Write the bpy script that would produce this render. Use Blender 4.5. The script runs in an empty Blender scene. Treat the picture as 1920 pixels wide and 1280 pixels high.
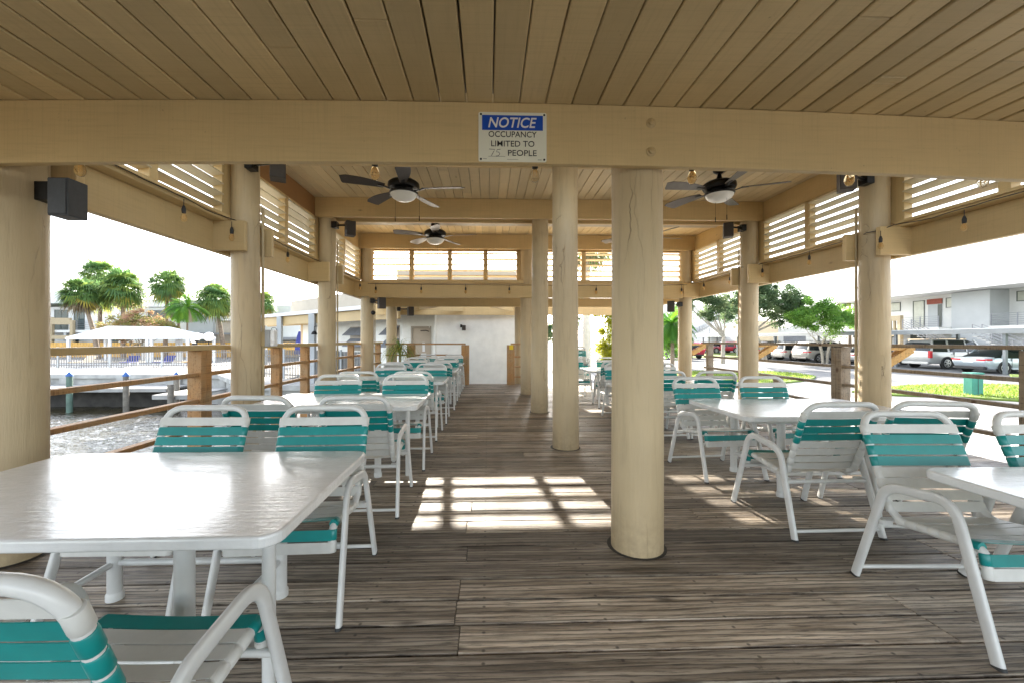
import bpy, bmesh, math, random
from mathutils import Vector, Matrix, noise
R = math.radians
random.seed(7)
S = bpy.context.scene
COL = S.collection

# ---------------------------------------------------------------- camera, sky, sun, exposure
cam_d = bpy.data.cameras.new('camera'); cam = bpy.data.objects.new('camera', cam_d); COL.objects.link(cam)
cam_d.sensor_width = 36; cam_d.lens = 36*780/1920
cam_d.shift_x = 20/1920; cam_d.shift_y = -3/1920
cam_d.clip_start = .05; cam_d.clip_end = 2000
cam.location = (0, 0, 1.4); cam.rotation_euler = (R(90), 0, R(-1.85))
S.camera = cam
SUN_EL, SUN_AZ = R(25.0), R(-5.0)          # azimuth measured from +Y towards +X
w = bpy.data.worlds.new('World'); S.world = w; w.use_nodes = True
nt = w.node_tree; nt.nodes.clear()
sky = nt.nodes.new('ShaderNodeTexSky'); sky.sky_type = 'NISHITA'; sky.sun_disc = False
sky.sun_elevation = SUN_EL; sky.sun_rotation = SUN_AZ
sky.air_density = 1.0; sky.dust_density = 1.5; sky.ozone_density = 1.0; sky.altitude = 0
bg = nt.nodes.new('ShaderNodeBackground'); bg.inputs[1].default_value = .15
wo = nt.nodes.new('ShaderNodeOutputWorld')
hs = nt.nodes.new('ShaderNodeHueSaturation'); hs.inputs['Saturation'].default_value = .42   # thin bright overcast veil
nt.links.new(sky.outputs[0], hs.inputs['Color']); nt.links.new(hs.outputs[0], bg.inputs[0]); nt.links.new(bg.outputs[0], wo.inputs[0])
sd = bpy.data.lights.new('sun', 'SUN'); sd.energy = 4.2; sd.angle = R(.6); sd.color = (1, .91, .78)
so = bpy.data.objects.new('sun', sd); COL.objects.link(so)
sdir = Vector((math.sin(SUN_AZ)*math.cos(SUN_EL), math.cos(SUN_AZ)*math.cos(SUN_EL), math.sin(SUN_EL)))
so.rotation_euler = sdir.to_track_quat('Z', 'Y').to_euler(); so.location = (0, 0, 30)
S.render.engine = 'CYCLES'
S.view_settings.view_transform = 'Standard'; S.view_settings.look = 'None'
S.view_settings.exposure = 2.56; S.view_settings.gamma = 1
try:
    S.cycles.max_bounces = 10; S.cycles.diffuse_bounces = 6; S.cycles.glossy_bounces = 4
except Exception: pass

# ---------------------------------------------------------------- materials
class NB:
    def __init__(s, name):
        s.m = bpy.data.materials.new(name); s.m.use_nodes = True
        s.t = s.m.node_tree; s.b = s.t.nodes['Principled BSDF']
    def n(s, typ, **kw):
        q = s.t.nodes.new(typ)
        for k, v in kw.items():
            if k.startswith('_'): setattr(q, k[1:], v)
            else: q.inputs[k.replace('__', ' ')].default_value = v
        return q
    def l(s, a, b): s.t.links.new(a, b)
    def coord(s, kind='Object', scale=(1, 1, 1)):
        tc = s.n('ShaderNodeTexCoord'); mp = s.n('ShaderNodeMapping'); mp.inputs['Scale'].default_value = scale
        s.l(tc.outputs[kind], mp.inputs[0]); return mp.outputs[0]
    def noise(s, vec, scale, detail=4, rough=.55):
        q = s.n('ShaderNodeTexNoise', Scale=scale, Detail=detail, Roughness=rough)
        if vec is not None: s.l(vec, q.inputs['Vector'])
        return q.outputs['Fac']
    def ramp(s, fac, stops):
        q = s.n('ShaderNodeValToRGB'); e = q.color_ramp.elements
        while len(e) < len(stops): e.new(.5)
        for i, (p, c) in enumerate(stops):
            e[i].position = p; e[i].color = (c, c, c, 1) if not hasattr(c, '__len__') else (*c, 1)
        s.l(fac, q.inputs[0]); return q.outputs[0]
    def mix(s, fac, a, b, mode='MIX'):
        q = s.n('ShaderNodeMix'); q.data_type = 'RGBA'; q.blend_type = mode
        for v, i in ((fac, 0), (a, 6), (b, 7)):
            if hasattr(v, 'is_linked'): s.l(v, q.inputs[i])
            elif i == 0: q.inputs[0].default_value = v
            else: q.inputs[i].default_value = (*v, 1)
        return q.outputs[2]
    def math(s, op, a, b=0.0, c=None):
        q = s.n('ShaderNodeMath'); q.operation = op
        for i, v in enumerate((a, b, c)):
            if v is None: continue
            if hasattr(v, 'is_linked'): s.l(v, q.inputs[i])
            else: q.inputs[i].default_value = v
        return q.outputs[0]
    def bump(s, h, strength=.3, dist=.01):
        q = s.n('ShaderNodeBump', Strength=strength, Distance=dist); s.l(h, q.inputs['Height'])
        s.l(q.outputs[0], s.b.inputs['Normal'])
    def base(s, c):
        if hasattr(c, 'is_linked'): s.l(c, s.b.inputs['Base Color'])
        else: s.b.inputs['Base Color'].default_value = (*c, 1)

def simple(name, c, rough=.6, metal=0, var=.12, scale=6, bump=.08, coat=0, bscale=None):
    k = NB(name); v = k.coord()
    n = k.noise(v, scale, 5)
    lo = [x*(1-var) for x in c]; hi = [min(1, x*(1+var)) for x in c]
    oi = k.n('ShaderNodeObjectInfo'); vs = k.n('ShaderNodeVectorMath'); vs.operation = 'SCALE'
    k.l(k.ramp(n, [(.3, lo), (.7, hi)]), vs.inputs[0]); k.l(k.math('MULTIPLY_ADD', oi.outputs['Random'], .09, .93), vs.inputs['Scale'])
    k.base(vs.outputs[0])
    k.b.inputs['Roughness'].default_value = rough; k.b.inputs['Metallic'].default_value = metal
    if coat: k.b.inputs['Coat Weight'].default_value = coat
    if bump: k.bump(k.noise(v, bscale or scale*6, 3), bump, .004)
    return k.m

def painted_wood(name, c, axis, rough=.55, knots=True):
    """opaque tan paint over rough sawn timber: faint grain lines, knots, chips and grime."""
    k = NB(name)
    sc = [22, 22, 22]; sc[axis] = 1.1
    v = k.coord('Object', sc); vf = k.coord('Object')
    grain = k.noise(v, 2.6, 7, .65)
    big = k.noise(vf, 1.3, 4)
    dirt = k.noise(vf, 9, 6, .7)
    col = k.ramp(big, [(.25, [x*.88 for x in c]), (.75, [x*1.07 for x in c])])
    col = k.mix(k.ramp(grain, [(.30, .35), (.5, 0)]), col, [x*.72 for x in c])
    col = k.mix(k.ramp(dirt, [(.66, 0), (.74, .35)]), col, (c[0]*.62, c[1]*.56, c[2]*.48))
    at = k.n('ShaderNodeAttribute', _attribute_name='rnd')
    f = k.math('MULTIPLY_ADD', at.outputs['Fac'], .26, .86)
    q = k.n('ShaderNodeVectorMath'); q.operation = 'SCALE'; k.l(col, q.inputs[0]); k.l(f, q.inputs['Scale'])
    col = q.outputs[0]
    ssc = [1.6, 1.6, 1.6]; ssc[axis] = 95
    saw = k.noise(k.coord('Object', ssc), 1.2, 3, .5)
    col = k.mix(k.ramp(saw, [(.36, .16), (.5, 0)]), col, [x*.6 for x in c])
    fleck = k.noise(vf, 34, 4, .6)
    col = k.mix(k.ramp(fleck, [(.70, 0), (.76, .55)]), col, (.16, .11, .06))
    h = k.math('ADD', k.math('MULTIPLY', grain, .6), k.math('MULTIPLY', saw, .35))
    if knots:
        sv = [4.2, 4.2, 4.2]; sv[axis] = 1.6
        vo = k.n('ShaderNodeTexVoronoi', Scale=.9); vo.feature = 'F1'; k.l(k.coord('Object', sv), vo.inputs['Vector'])
        wn = k.n('ShaderNodeTexWhiteNoise'); wn.noise_dimensions = '3D'; k.l(vo.outputs['Position'], wn.inputs['Vector'])
        few = k.math('GREATER_THAN', wn.outputs['Value'], .62)
        ring = k.math('MULTIPLY', k.ramp(vo.outputs['Distance'], [(.045, 1), (.085, 0)]), few)
        core = k.math('MULTIPLY', k.ramp(vo.outputs['Distance'], [(.012, 1), (.035, 0)]), few)
        col = k.mix(k.math('MULTIPLY', ring, .42), col, [x*.5 for x in c])
        col = k.mix(k.math('MULTIPLY', core, .7), col, (.09, .06, .035))
        h = k.math('SUBTRACT', h, k.math('MULTIPLY', ring, .6))
    k.base(col); k.b.inputs['Roughness'].default_value = rough
    k.bump(h, .42, .006)
    return k.m

TAN = (.60, .44, .215)
M = {}
M['tan_x'] = painted_wood('tan_paint_x', TAN, 0)
M['tan_y'] = painted_wood('tan_paint_y', TAN, 1)
M['tan_z'] = painted_wood('tan_paint_z', TAN, 2, knots=False)
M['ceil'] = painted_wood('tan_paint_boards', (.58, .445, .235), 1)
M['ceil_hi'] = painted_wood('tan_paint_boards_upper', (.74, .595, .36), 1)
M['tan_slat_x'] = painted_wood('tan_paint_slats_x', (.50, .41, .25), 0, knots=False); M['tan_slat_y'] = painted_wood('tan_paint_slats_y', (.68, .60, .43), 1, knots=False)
M['brown_beam'] = painted_wood('bare_stained_beam', (.34, .17, .06), 1)
M['gable_grey'] = painted_wood('grey_tan_fascia', (.42, .37, .29), 0, knots=False)

def column_mat():
    k = NB('column_paint')
    oi = k.n('ShaderNodeObjectInfo'); tco = k.n('ShaderNodeTexCoord')
    offv = k.n('ShaderNodeCombineXYZ'); k.l(k.math('MULTIPLY', oi.outputs['Random'], 40.0), offv.inputs[0]); k.l(k.math('MULTIPLY', oi.outputs['Random'], 93.0), offv.inputs[2])
    addv = k.n('ShaderNodeVectorMath'); addv.operation = 'ADD'; k.l(tco.outputs['Object'], addv.inputs[0]); k.l(offv.outputs[0], addv.inputs[1])
    def cco(sc_):
        q = k.n('ShaderNodeMapping'); q.inputs['Scale'].default_value = sc_; k.l(addv.outputs[0], q.inputs[0]); return q.outputs[0]
    v = cco((9, 9, .8)); vf = addv.outputs[0]
    g = k.noise(v, 2.2, 7, .62); big = k.noise(vf, 1.1, 4); d = k.noise(vf, 14, 6, .7)
    c = (.49, .382, .228)
    col = k.ramp(big, [(.25, [x*.86 for x in c]), (.75, [x*1.08 for x in c])])
    col = k.mix(k.ramp(g, [(.30, .5), (.46, 0)]), col, [x*.66 for x in c])
    # long drying splits
    wv = k.n('ShaderNodeTexVoronoi', Scale=1.35); wv.feature = 'DISTANCE_TO_EDGE'
    ds = k.n('ShaderNodeVectorMath'); ds.operation = 'ADD'
    nz = k.n('ShaderNodeTexNoise', Scale=2.2, Detail=5); k.l(vf, nz.inputs['Vector'])
    sc = k.n('ShaderNodeVectorMath'); sc.operation = 'SCALE'; sc.inputs['Scale'].default_value = .5; k.l(nz.outputs['Color'], sc.inputs[0])
    k.l(cco((4.5, 4.5, .16)), ds.inputs[0]); k.l(sc.outputs[0], ds.inputs[1]); k.l(ds.outputs[0], wv.inputs['Vector'])
    crack = k.ramp(wv.outputs['Distance'], [(.001, 1), (.007, 0)])
    gate = k.ramp(k.noise(cco((2.5, 2.5, .4)), 1.6, 3), [(.50, 0), (.58, 1)])
    crack = k.math('MULTIPLY', crack, gate)
    col = k.mix(k.math('MULTIPLY', crack, .6), col, (.12, .08, .04))
    col = k.mix(k.ramp(d, [(.68, 0), (.75, .4)]), col, (.25, .18, .10))
    sz = k.n('ShaderNodeSeparateXYZ'); k.l(tco.outputs['Object'], sz.inputs[0])
    gr = k.math('MULTIPLY', k.ramp(sz.outputs[2], [(.0, 1), (.35, 0)]), k.ramp(d, [(.35, 1), (.65, .1)]))   # darker and mottled towards the foot
    col = k.mix(k.math('MULTIPLY', gr, .55), col, (.20, .15, .09))
    vk = k.n('ShaderNodeTexVoronoi', Scale=1.0); k.l(cco((4.0, 4.0, 1.7)), vk.inputs['Vector'])
    kn = k.ramp(vk.outputs['Distance'], [(.05, 1), (.13, 0)])
    col = k.mix(k.math('MULTIPLY', kn, .30), col, (.30, .21, .10))
    k.base(col); k.l(k.ramp(big, [(.3, .42), (.7, .6)]), k.b.inputs['Roughness'])
    k.bump(k.math('SUBTRACT', k.math('ADD', k.math('MULTIPLY', g, 1.0), k.math('MULTIPLY', kn, .5)), crack), .7, .012)
    return k.m
M['column'] = column_mat()

def deck_mat():
    k = NB('weathered_deck')
    tc = k.n('ShaderNodeTexCoord'); at = k.n('ShaderNodeAttribute', _attribute_name='rnd')
    off = k.n('ShaderNodeCombineXYZ'); k.l(k.math('MULTIPLY', at.outputs['Fac'], 37.0), off.inputs[0]); k.l(k.math('MULTIPLY', at.outputs['Fac'], 91.0), off.inputs[1])
    ad = k.n('ShaderNodeVectorMath'); ad.operation = 'ADD'; k.l(tc.outputs['Object'], ad.inputs[0]); k.l(off.outputs[0], ad.inputs[1])
    def mp(s):
        q = k.n('ShaderNodeMapping'); q.inputs['Scale'].default_value = s; k.l(ad.outputs[0], q.inputs[0]); return q.outputs[0]
    fine = k.noise(mp((4.2, 62, 10)), 1.3, 8, .72)
    # cathedral grain: distorted bands
    wv = k.n('ShaderNodeTexWave', Scale=1.0, Distortion=9.0, Detail=2.5); wv.inputs['Detail Scale'].default_value = .8
    wv.bands_direction = 'Y'; wv.wave_profile = 'SAW'; k.l(mp((.85, 8.5, 3)), wv.inputs['Vector'])
    med = k.noise(mp((.55, 11, 3)), 1.6, 6, .6)
    big = k.noise(tc.outputs['Object'], .8, 5, .6)
    base = k.ramp(med, [(.25, (.085, .064, .046)), (.44, (.265, .212, .155)), (.63, (.56, .475, .375))])
    base = k.mix(k.ramp(wv.outputs['Fac'], [(.0, .0), (.55, .15), (.80, .55), (.97, .9), (1, .2)]), base, (.050, .040, .032))
    base = k.mix(k.ramp(fine, [(.38, .75), (.49, 0)]), base, (.035, .028, .022))
    base = k.mix(k.ramp(fine, [(.56, 0), (.72, .6)]), base, (.50, .45, .38))
    base = k.mix(k.ramp(big, [(.52, 0), (.72, .45)]), base, (.060, .048, .038))
    f = k.math('MULTIPLY_ADD', at.outputs['Fac'], 1.15, .45)
    q = k.n('ShaderNodeVectorMath'); q.operation = 'SCALE'; k.l(base, q.inputs[0]); k.l(f, q.inputs['Scale'])
    col = q.outputs[0]
    # knots and stains
    vo = k.n('ShaderNodeTexVoronoi', Scale=1.0); k.l(mp((1.9, 6.0, 2)), vo.inputs['Vector'])
    kn = k.ramp(vo.outputs['Distance'], [(.04, 1), (.15, 0)])
    col = k.mix(k.math('MULTIPLY', kn, .8), col, (.035, .024, .017))
    spl = k.noise(tc.outputs['Object'], 5.5, 6, .75)
    col = k.mix(k.ramp(spl, [(.64, 0), (.70, .55)]), col, (.030, .024, .019))   # dark spills
    # nail heads along joist lines
    sx = k.n('ShaderNodeSeparateXYZ'); k.l(tc.outputs['Object'], sx.inputs[0])
    jx = k.math('ABSOLUTE', k.math('SUBTRACT', k.math('PINGPONG', k.math('ADD', sx.outputs[0], 20.15), .305), .0))
    py = k.math('FRACT', k.math('DIVIDE', k.math('ADD', sx.outputs[1], 20.0), .195))
    dy = k.math('MULTIPLY', k.math('ABSOLUTE', k.math('SUBTRACT', k.math('ABSOLUTE', k.math('SUBTRACT', py, .5)), .30)), .195)
    dd = k.math('SQRT', k.math('ADD', k.math('MULTIPLY', jx, jx), k.math('MULTIPLY', dy, dy)))
    nail = k.ramp(dd, [(.006, 1), (.010, 0)])
    col = k.mix(k.math('MULTIPLY', nail, .75), col, (.02, .016, .013))
    k.base(col)
    k.l(k.ramp(k.noise(tc.outputs['Object'], 2.2, 5, .6), [(.3, .42), (.7, .70)]), k.b.inputs['Roughness'])
    k.b.inputs['Specular IOR Level'].default_value = .42
    k.bump(k.math('SUBTRACT', k.math('ADD', fine, k.math('MULTIPLY', wv.outputs['Fac'], .35)), kn), .8, .006)
    return k.m
M['deck'] = deck_mat()

def rail_mat(name, warm, grey, f):
    k = NB(name); v = k.coord('Object', (7, 7, 7)); g = k.noise(k.coord('Object', (3, 3, 3)), 1.5, 4)
    fi = k.noise(k.coord('Object', (30, 1.5, 30)), 1.5, 7, .7); fz = k.noise(k.coord('Object', (40, 40, 1.6)), 1.3, 7, .7)
    fine = k.math('MULTIPLY', k.math('ADD', fi, fz), .5)
    col = k.mix(k.ramp(g, [(.35, 0), (.65, 1)]), warm, grey)
    col = k.mix(k.ramp(fine, [(.40, .75), (.5, 0)]), col, [x*.4 for x in warm])
    vo = k.n('ShaderNodeTexVoronoi', Scale=3.2); k.l(k.coord('Object', (1, 1, .6)), vo.inputs['Vector'])
    col = k.mix(k.ramp(vo.outputs['Distance'], [(.05, .9), (.11, 0)]), col, (.07, .03, .012))
    k.base(col); k.b.inputs['Roughness'].default_value = .7; k.bump(fine, .4, .004); return k.m
M['rail_warm'] = rail_mat('treated_pine', (.44, .23, .085), (.38, .25, .13), 1)
M['rail_grey'] = rail_mat('weathered_pine', (.25, .185, .12), (.30, .25, .19), 1)
M['bracket_pine'] = rail_mat('fresh_pine', (.58, .33, .10), (.50, .30, .10), 1)

def table_mat():
    k = NB('white_gloss_tabletop')
    n1 = k.noise(k.coord('Object', (2.2, 42, 20)), 1.2, 6, .6)
    n2 = k.noise(k.coord('Object', (5, 5, 5)), 2.0, 4)
    n3 = k.noise(k.coord('Object', (7, 14, 7)), 3.0, 3)
    k.base(k.ramp(n2, [(.3, (.66, .67, .67)), (.7, (.74, .75, .75))]))
    k.l(k.ramp(n3, [(.3, .15), (.7, .27)]), k.b.inputs['Roughness'])
    k.b.inputs['Coat Weight'].default_value = .35; k.b.inputs['Coat Roughness'].default_value = .12
    k.bump(k.math('ADD', n1, k.math('MULTIPLY', n3, .8)), .55, .0045); return k.m
M['table'] = table_mat()
M['frame'] = simple('white_powder_coat', (.63, .635, .62), .33, 0, .07, 9, .05)
M['strap_white'] = simple('white_vinyl_strap', (.60, .60, .57), .42, 0, .08, 12, .05)
M['strap_teal'] = simple('teal_vinyl_strap', (.003, .225, .215), .34, 0, .10, 9, .05)
M['strap_teal_light'] = simple('sunfaded_teal_vinyl', (.012, .34, .33), .34, 0, .10, 9, .05)
M['rubber'] = simple('dark_rubber_foot', (.03, .03, .03), .7)
M['black_metal'] = simple('oil_rubbed_bronze', (.012, .011, .010), .38, .6, .2, 8, .03)
M['blade'] = simple('dark_walnut_blade', (.042, .032, .027), .38, 0, .22, 7, .08)
M['blade_light'] = simple('paler_blade', (.13, .115, .10), .4, 0, .2, 7, .08)  # lighter tone used for a few blades
M['opal'] = simple('frosted_glass_bowl', (.80, .80, .76), .3, 0, .03, 4, 0)
M['speaker'] = simple('charcoal_speaker', (.055, .060, .070), .6, 0, .12, 40, .15)
M['speaker_brown'] = simple('brown_speaker', (.045, .035, .028), .6, 0, .12, 40, .15)
M['cable'] = simple('black_cable', (.02, .018, .015), .6)
M['steel'] = simple('painted_conduit', (.50, .39, .22), .5)
M['boxgrey'] = simple('grey_electrical_box', (.34, .35, .36), .5)
M['boxwhite'] = simple('white_outlet_cover', (.8, .8, .8), .4)
M['stucco'] = simple('white_stucco', (.88, .87, .82), .85, 0, .07, 3, .55, bscale=26)
M['stucco_far'] = simple('pale_stucco_far', (.64, .64, .62), .85, 0, .05, 1, .1)
M['stucco_grey'] = simple('grey_stucco', (.42, .44, .445), .85, 0, .05, 1, .1)
M['peach'] = simple('peach_stucco', (.78, .62, .42), .85, 0, .05, 2, .1)
M['door'] = simple('beige_door', (.52, .43, .33), .5, 0, .05, 3, .02)
M['doorframe'] = simple('taupe_door_frame', (.43, .37, .30), .5, 0, .05, 3, .02)
M['paper'] = simple('white_notice', (.85, .85, .84), .5, 0, .02, 3, 0)
M['concrete'] = simple('pale_concrete', (.43, .42, .40), .85, 0, .14, 2.5, .3)
M['concrete_wall'] = simple('seawall_concrete', (.36, .36, .345), .85, 0, .28, 1.6, .4)
M['asphalt'] = simple('sunbleached_asphalt', (.135, .137, .14), .9, 0, .14, .35, .3, bscale=40)
M['earth'] = simple('dark_earth', (.10, .085, .06), .9)
M['grass'] = simple('lawn', (.15, .22, .035), .9, 0, .35, 1.8, .8, bscale=60)
M['piling'] = simple('wet_piling', (.17, .155, .13), .8, 0, .4, 4, .5)
M['dockgrey'] = simple('grey_dock_boards', (.30, .30, .29), .8, 0, .15, 3, .2)
M['darkdock'] = simple('dark_under_dock', (.035, .032, .028), .8, 0, .5, 2.5, .5)
M['greenpile'] = simple('green_piling_wrap', (.09, .15, .12), .6, 0, .25, 3, .2)
M['bluecap'] = simple('blue_piling_cap', (.02, .10, .34), .4)
M['picket'] = simple('grey_metal_picket', (.17, .165, .16), .6)
M['picketw'] = simple('orange_cedar_fence', (.62, .36, .09), .7, 0, .2, 3, .1)
M['canopy'] = simple('white_canopy_fabric', (.74, .74, .74), .6, 0, .02, 2, .02)
M['navy'] = simple('navy_canvas', (.018, .025, .16), .7)
M['umbrella_pole'] = simple('white_metal', (.75, .75, .75), .4)
M['winglass'] = simple('window_glass_dark', (.05, .07, .07), .08, 0, .2, 2, 0)
M['winpale'] = simple('window_blind', (.42, .43, .36), .3, 0, .1, 2, 0)
M['winframe'] = simple('bronze_window_frame', (.07, .08, .07), .5)
M['redwood'] = simple('brick_red_panel', (.26, .055, .03), .6)
M['greyrail'] = simple('grey_steel_rail', (.20, .21, .23), .5)
M['carport'] = simple('carport_metal', (.17, .19, .205), .4, .2, .1, 2, .02)
M['carport_top'] = simple('carport_roof', (.72, .76, .76), .4, 0, .05, 2, .02)
M['woodtan'] = simple('tan_wood_frame', (.40, .32, .20), .7)
M['utility'] = simple('green_utility_box', (.03, .22, .17), .5, 0, .15, 4, .05)
M['globe'] = simple('white_globe', (.88, .88, .88), .2, 0, .01, 2, 0)
M['yellow'] = simple('yellow_tag', (.75, .55, .02), .5)
M['terracotta'] = simple('terracotta_pot', (.35, .14, .07), .8)
M['tyre'] = simple('tyre', (.018, .018, .018), .85)
M['rim'] = simple('alloy_rim', (.6, .6, .6), .3, .7, .05, 4, 0)
M['carglass'] = simple('car_glass', (.012, .018, .02), .06, 0, .1, 2, 0)
M['taillight'] = simple('red_tail_light', (.55, .01, .02), .2, 0, .1, 4, 0)
M['plate'] = simple('licence_plate', (.75, .75, .72), .5)
M['plastic'] = simple('black_car_trim', (.03, .03, .03), .6)
def carpaint(n, c):
    k = NB(n); k.base(c); k.b.inputs['Metallic'].default_value = .35; k.b.inputs['Roughness'].default_value = .33
    k.b.inputs['Coat Weight'].default_value = .8; k.b.inputs['Coat Roughness'].default_value = .05
    fl = k.noise(k.coord('Object'), 900, 2); k.bump(fl, .03, .001); return k.m
M['p_silverblue'] = carpaint('pale_silver_blue_paint', (.50, .56, .60)); M['p_silver'] = carpaint('silver_paint', (.52, .52, .50))
M['p_grey'] = carpaint('warm_grey_paint', (.30, .29, .26)); M['p_white'] = carpaint('white_paint', (.75, .75, .75))
M['p_red'] = carpaint('crimson_paint', (.42, .01, .04)); M['p_black'] = carpaint('black_paint', (.015, .015, .02))

def bulbmat():
    k = NB('amber_bulb_glass')
    k.base((1.0, .82, .50)); k.b.inputs['Transmission Weight'].default_value = .85; k.b.inputs['Roughness'].default_value = .05
    k.b.inputs['IOR'].default_value = 1.12; return k.m
M['bulb'] = bulbmat()
M['bulbclear'] = NB('clear_bulb_glass').m
_b = M['bulbclear'].node_tree.nodes['Principled BSDF']; _b.inputs['Base Color'].default_value = (.95, .88, .72, 1)
_b.inputs['Transmission Weight'].default_value = .9; _b.inputs['Roughness'].default_value = .04; _b.inputs['IOR'].default_value = 1.1
M['filament'] = simple('brass_filament', (.7, .42, .12), .4, .5, .05, 5, 0)

def leafmat(name, cols, trans=.55):
    k = NB(name); at = k.n('ShaderNodeAttribute', _attribute_name='rnd')
    st = [(i/(len(cols)-1), c) for i, c in enumerate(cols)]
    col = k.ramp(at.outputs['Fac'], st); k.base(col); k.b.inputs['Roughness'].default_value = .55
    t = k.n('ShaderNodeBsdfTranslucent'); k.l(col, t.inputs[0]); mx = k.n('ShaderNodeMixShader'); mx.inputs[0].default_value = trans
    out = k.t.nodes['Material Output']; k.l(k.b.outputs[0], mx.inputs[1]); k.l(t.outputs[0], mx.inputs[2]); k.l(mx.outputs[0], out.inputs[0]); return k.m
M['palmleaf'] = leafmat('sabal_frond', [(.10, .20, .08), (.17, .30, .09), (.30, .38, .08), (.50, .40, .08)])
M['palmlime'] = leafmat('bright_areca_frond', [(.04, .14, .02), (.09, .24, .02), (.20, .36, .02)])
M['palmdead'] = leafmat('dry_palm_thatch', [(.10, .075, .045), (.17, .13, .08), (.24, .18, .09)], .15)
M['oakleaf'] = leafmat('oak_leaf', [(.07, .125, .06), (.12, .19, .08), (.22, .26, .12)])
M['limeleaf'] = leafmat('fresh_green_leaf', [(.07, .18, .03), (.14, .29, .04), (.24, .38, .06)])
M['yelleaf'] = leafmat('yellow_green_leaf', [(.13, .18, .01), (.30, .32, .015), (.45, .43, .02)])
M['pinkleaf'] = leafmat('pink_tipped_leaf', [(.16, .21, .06), (.34, .32, .10), (.52, .34, .20), (.55, .28, .24)])
M['trunk'] = simple('palm_trunk', (.24, .18, .13), .9, 0, .3, 7, .7)
M['trunkgrey'] = simple('pale_bark', (.34, .30, .24), .9, 0, .25, 6, .6)
M['trunkwhite'] = simple('whitish_palm_bark', (.60, .57, .50), .9, 0, .12, 5, .3)  # bark that is whitish in its own colour

def signmats():
    M['sign_white'] = simple('cream_sign_plastic', (.80, .79, .66), .35, 0, .02, 2, 0)
    M['sign_blue'] = simple('sign_blue_print', (.005, .075, .47), .35, 0, .02, 2, 0)
    M['sign_ink'] = simple('sign_black_ink', (.015, .013, .015), .45, 0, .02, 2, 0)
    M['sign_letter'] = simple('sign_white_letter', (.78, .76, .72), .4, 0, .02, 2, 0)
signmats()
def watermat():
    k = NB('canal_water'); v = k.coord('Object')
    k.base((.040, .033, .015)); k.b.inputs['Roughness'].default_value = .05; k.b.inputs['IOR'].default_value = 1.5
    a = k.noise(k.coord('Object', (1, 1.9, 1)), 7.5, 3, .5); b = k.noise(k.coord('Object', (1, 1.6, 1)), 3.0, 2)
    k.bump(k.math('ADD', a, k.math('MULTIPLY', b, 1.2)), .7, .06); return k.m
M['water'] = watermat()
def bone(n, c): return simple(n, c)

# ---------------------------------------------------------------- mesh helpers
def obj(name, bm, mat, parent=None, smooth=False, bevel=0, seg=2, loc=None, rot=None):
    me = bpy.data.meshes.new(name); bm.normal_update(); bm.to_mesh(me); bm.free()
    mats = mat if isinstance(mat, (list, tuple)) else [mat]
    for m_ in mats: me.materials.append(M[m_] if isinstance(m_, str) else m_)
    if smooth:
        me.polygons.foreach_set('use_smooth', [True]*len(me.polygons))
        try: me.set_sharp_from_angle(angle=R(42))
        except Exception: pass
    o = bpy.data.objects.new(name, me); COL.objects.link(o)
    if parent is not None: o.parent = parent
    if loc: o.location = loc
    if rot: o.rotation_euler = rot
    if bevel:
        b = o.modifiers.new('bevel', 'BEVEL'); b.width = bevel; b.segments = seg; b.limit_method = 'ANGLE'; b.angle_limit = R(40)
        b.harden_normals = False
    return o
def tag(o, label=None, cat=None, group=None, kind=None):
    if label: o['label'] = label
    if cat: o['category'] = cat
    if group: o['group'] = group
    if kind: o['kind'] = kind
    return o
def thing(name, label, cat, loc=(0, 0, 0), rz=0, group=None):
    o = bpy.data.objects.new(name, None); COL.objects.link(o); o.location = loc; o.rotation_euler = (0, 0, rz)
    o.empty_display_size = .1
    return tag(o, label, cat, group)
def struct(name, bm, mat, **kw):
    o = obj(name, bm, mat, **kw); o['kind'] = 'structure'; return o
def copy_tree(o, parent=None):
    c = o.copy(); COL.objects.link(c)
    if parent is not None: c.parent = parent
    for ch in [x for x in KIDS.get(o.name, [])]: copy_tree(ch, c)
    return c
KIDS = {}
def index_kids(o):
    KIDS[o.name] = [x for x in bpy.data.objects if x.parent == o]
    for x in KIDS[o.name]: index_kids(x)

def box(bm, x0, x1, y0, y1, z0, z1, rnd=None, mi=0, mat=None):
    vs = [bm.verts.new(p) for p in ((x0,y0,z0),(x1,y0,z0),(x1,y1,z0),(x0,y1,z0),(x0,y0,z1),(x1,y0,z1),(x1,y1,z1),(x0,y1,z1))]
    fs = [bm.faces.new([vs[i] for i in f]) for f in ((0,3,2,1),(4,5,6,7),(0,1,5,4),(1,2,6,5),(2,3,7,6),(3,0,4,7))]
    for f in fs: f.material_index = mi
    if rnd is not None:
        L = bm.faces.layers.float.get('rnd') or bm.faces.layers.float.new('rnd')
        for f in fs: f[L] = rnd
    if mat is not None: bmesh.ops.transform(bm, matrix=mat, verts=vs)
    return vs
def B(x0, x1, y0, y1, z0, z1, rnd=None):
    bm = bmesh.new()
    if rnd is not None: bm.faces.layers.float.new('rnd')
    box(bm, x0, x1, y0, y1, z0, z1, rnd); return bm
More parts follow.
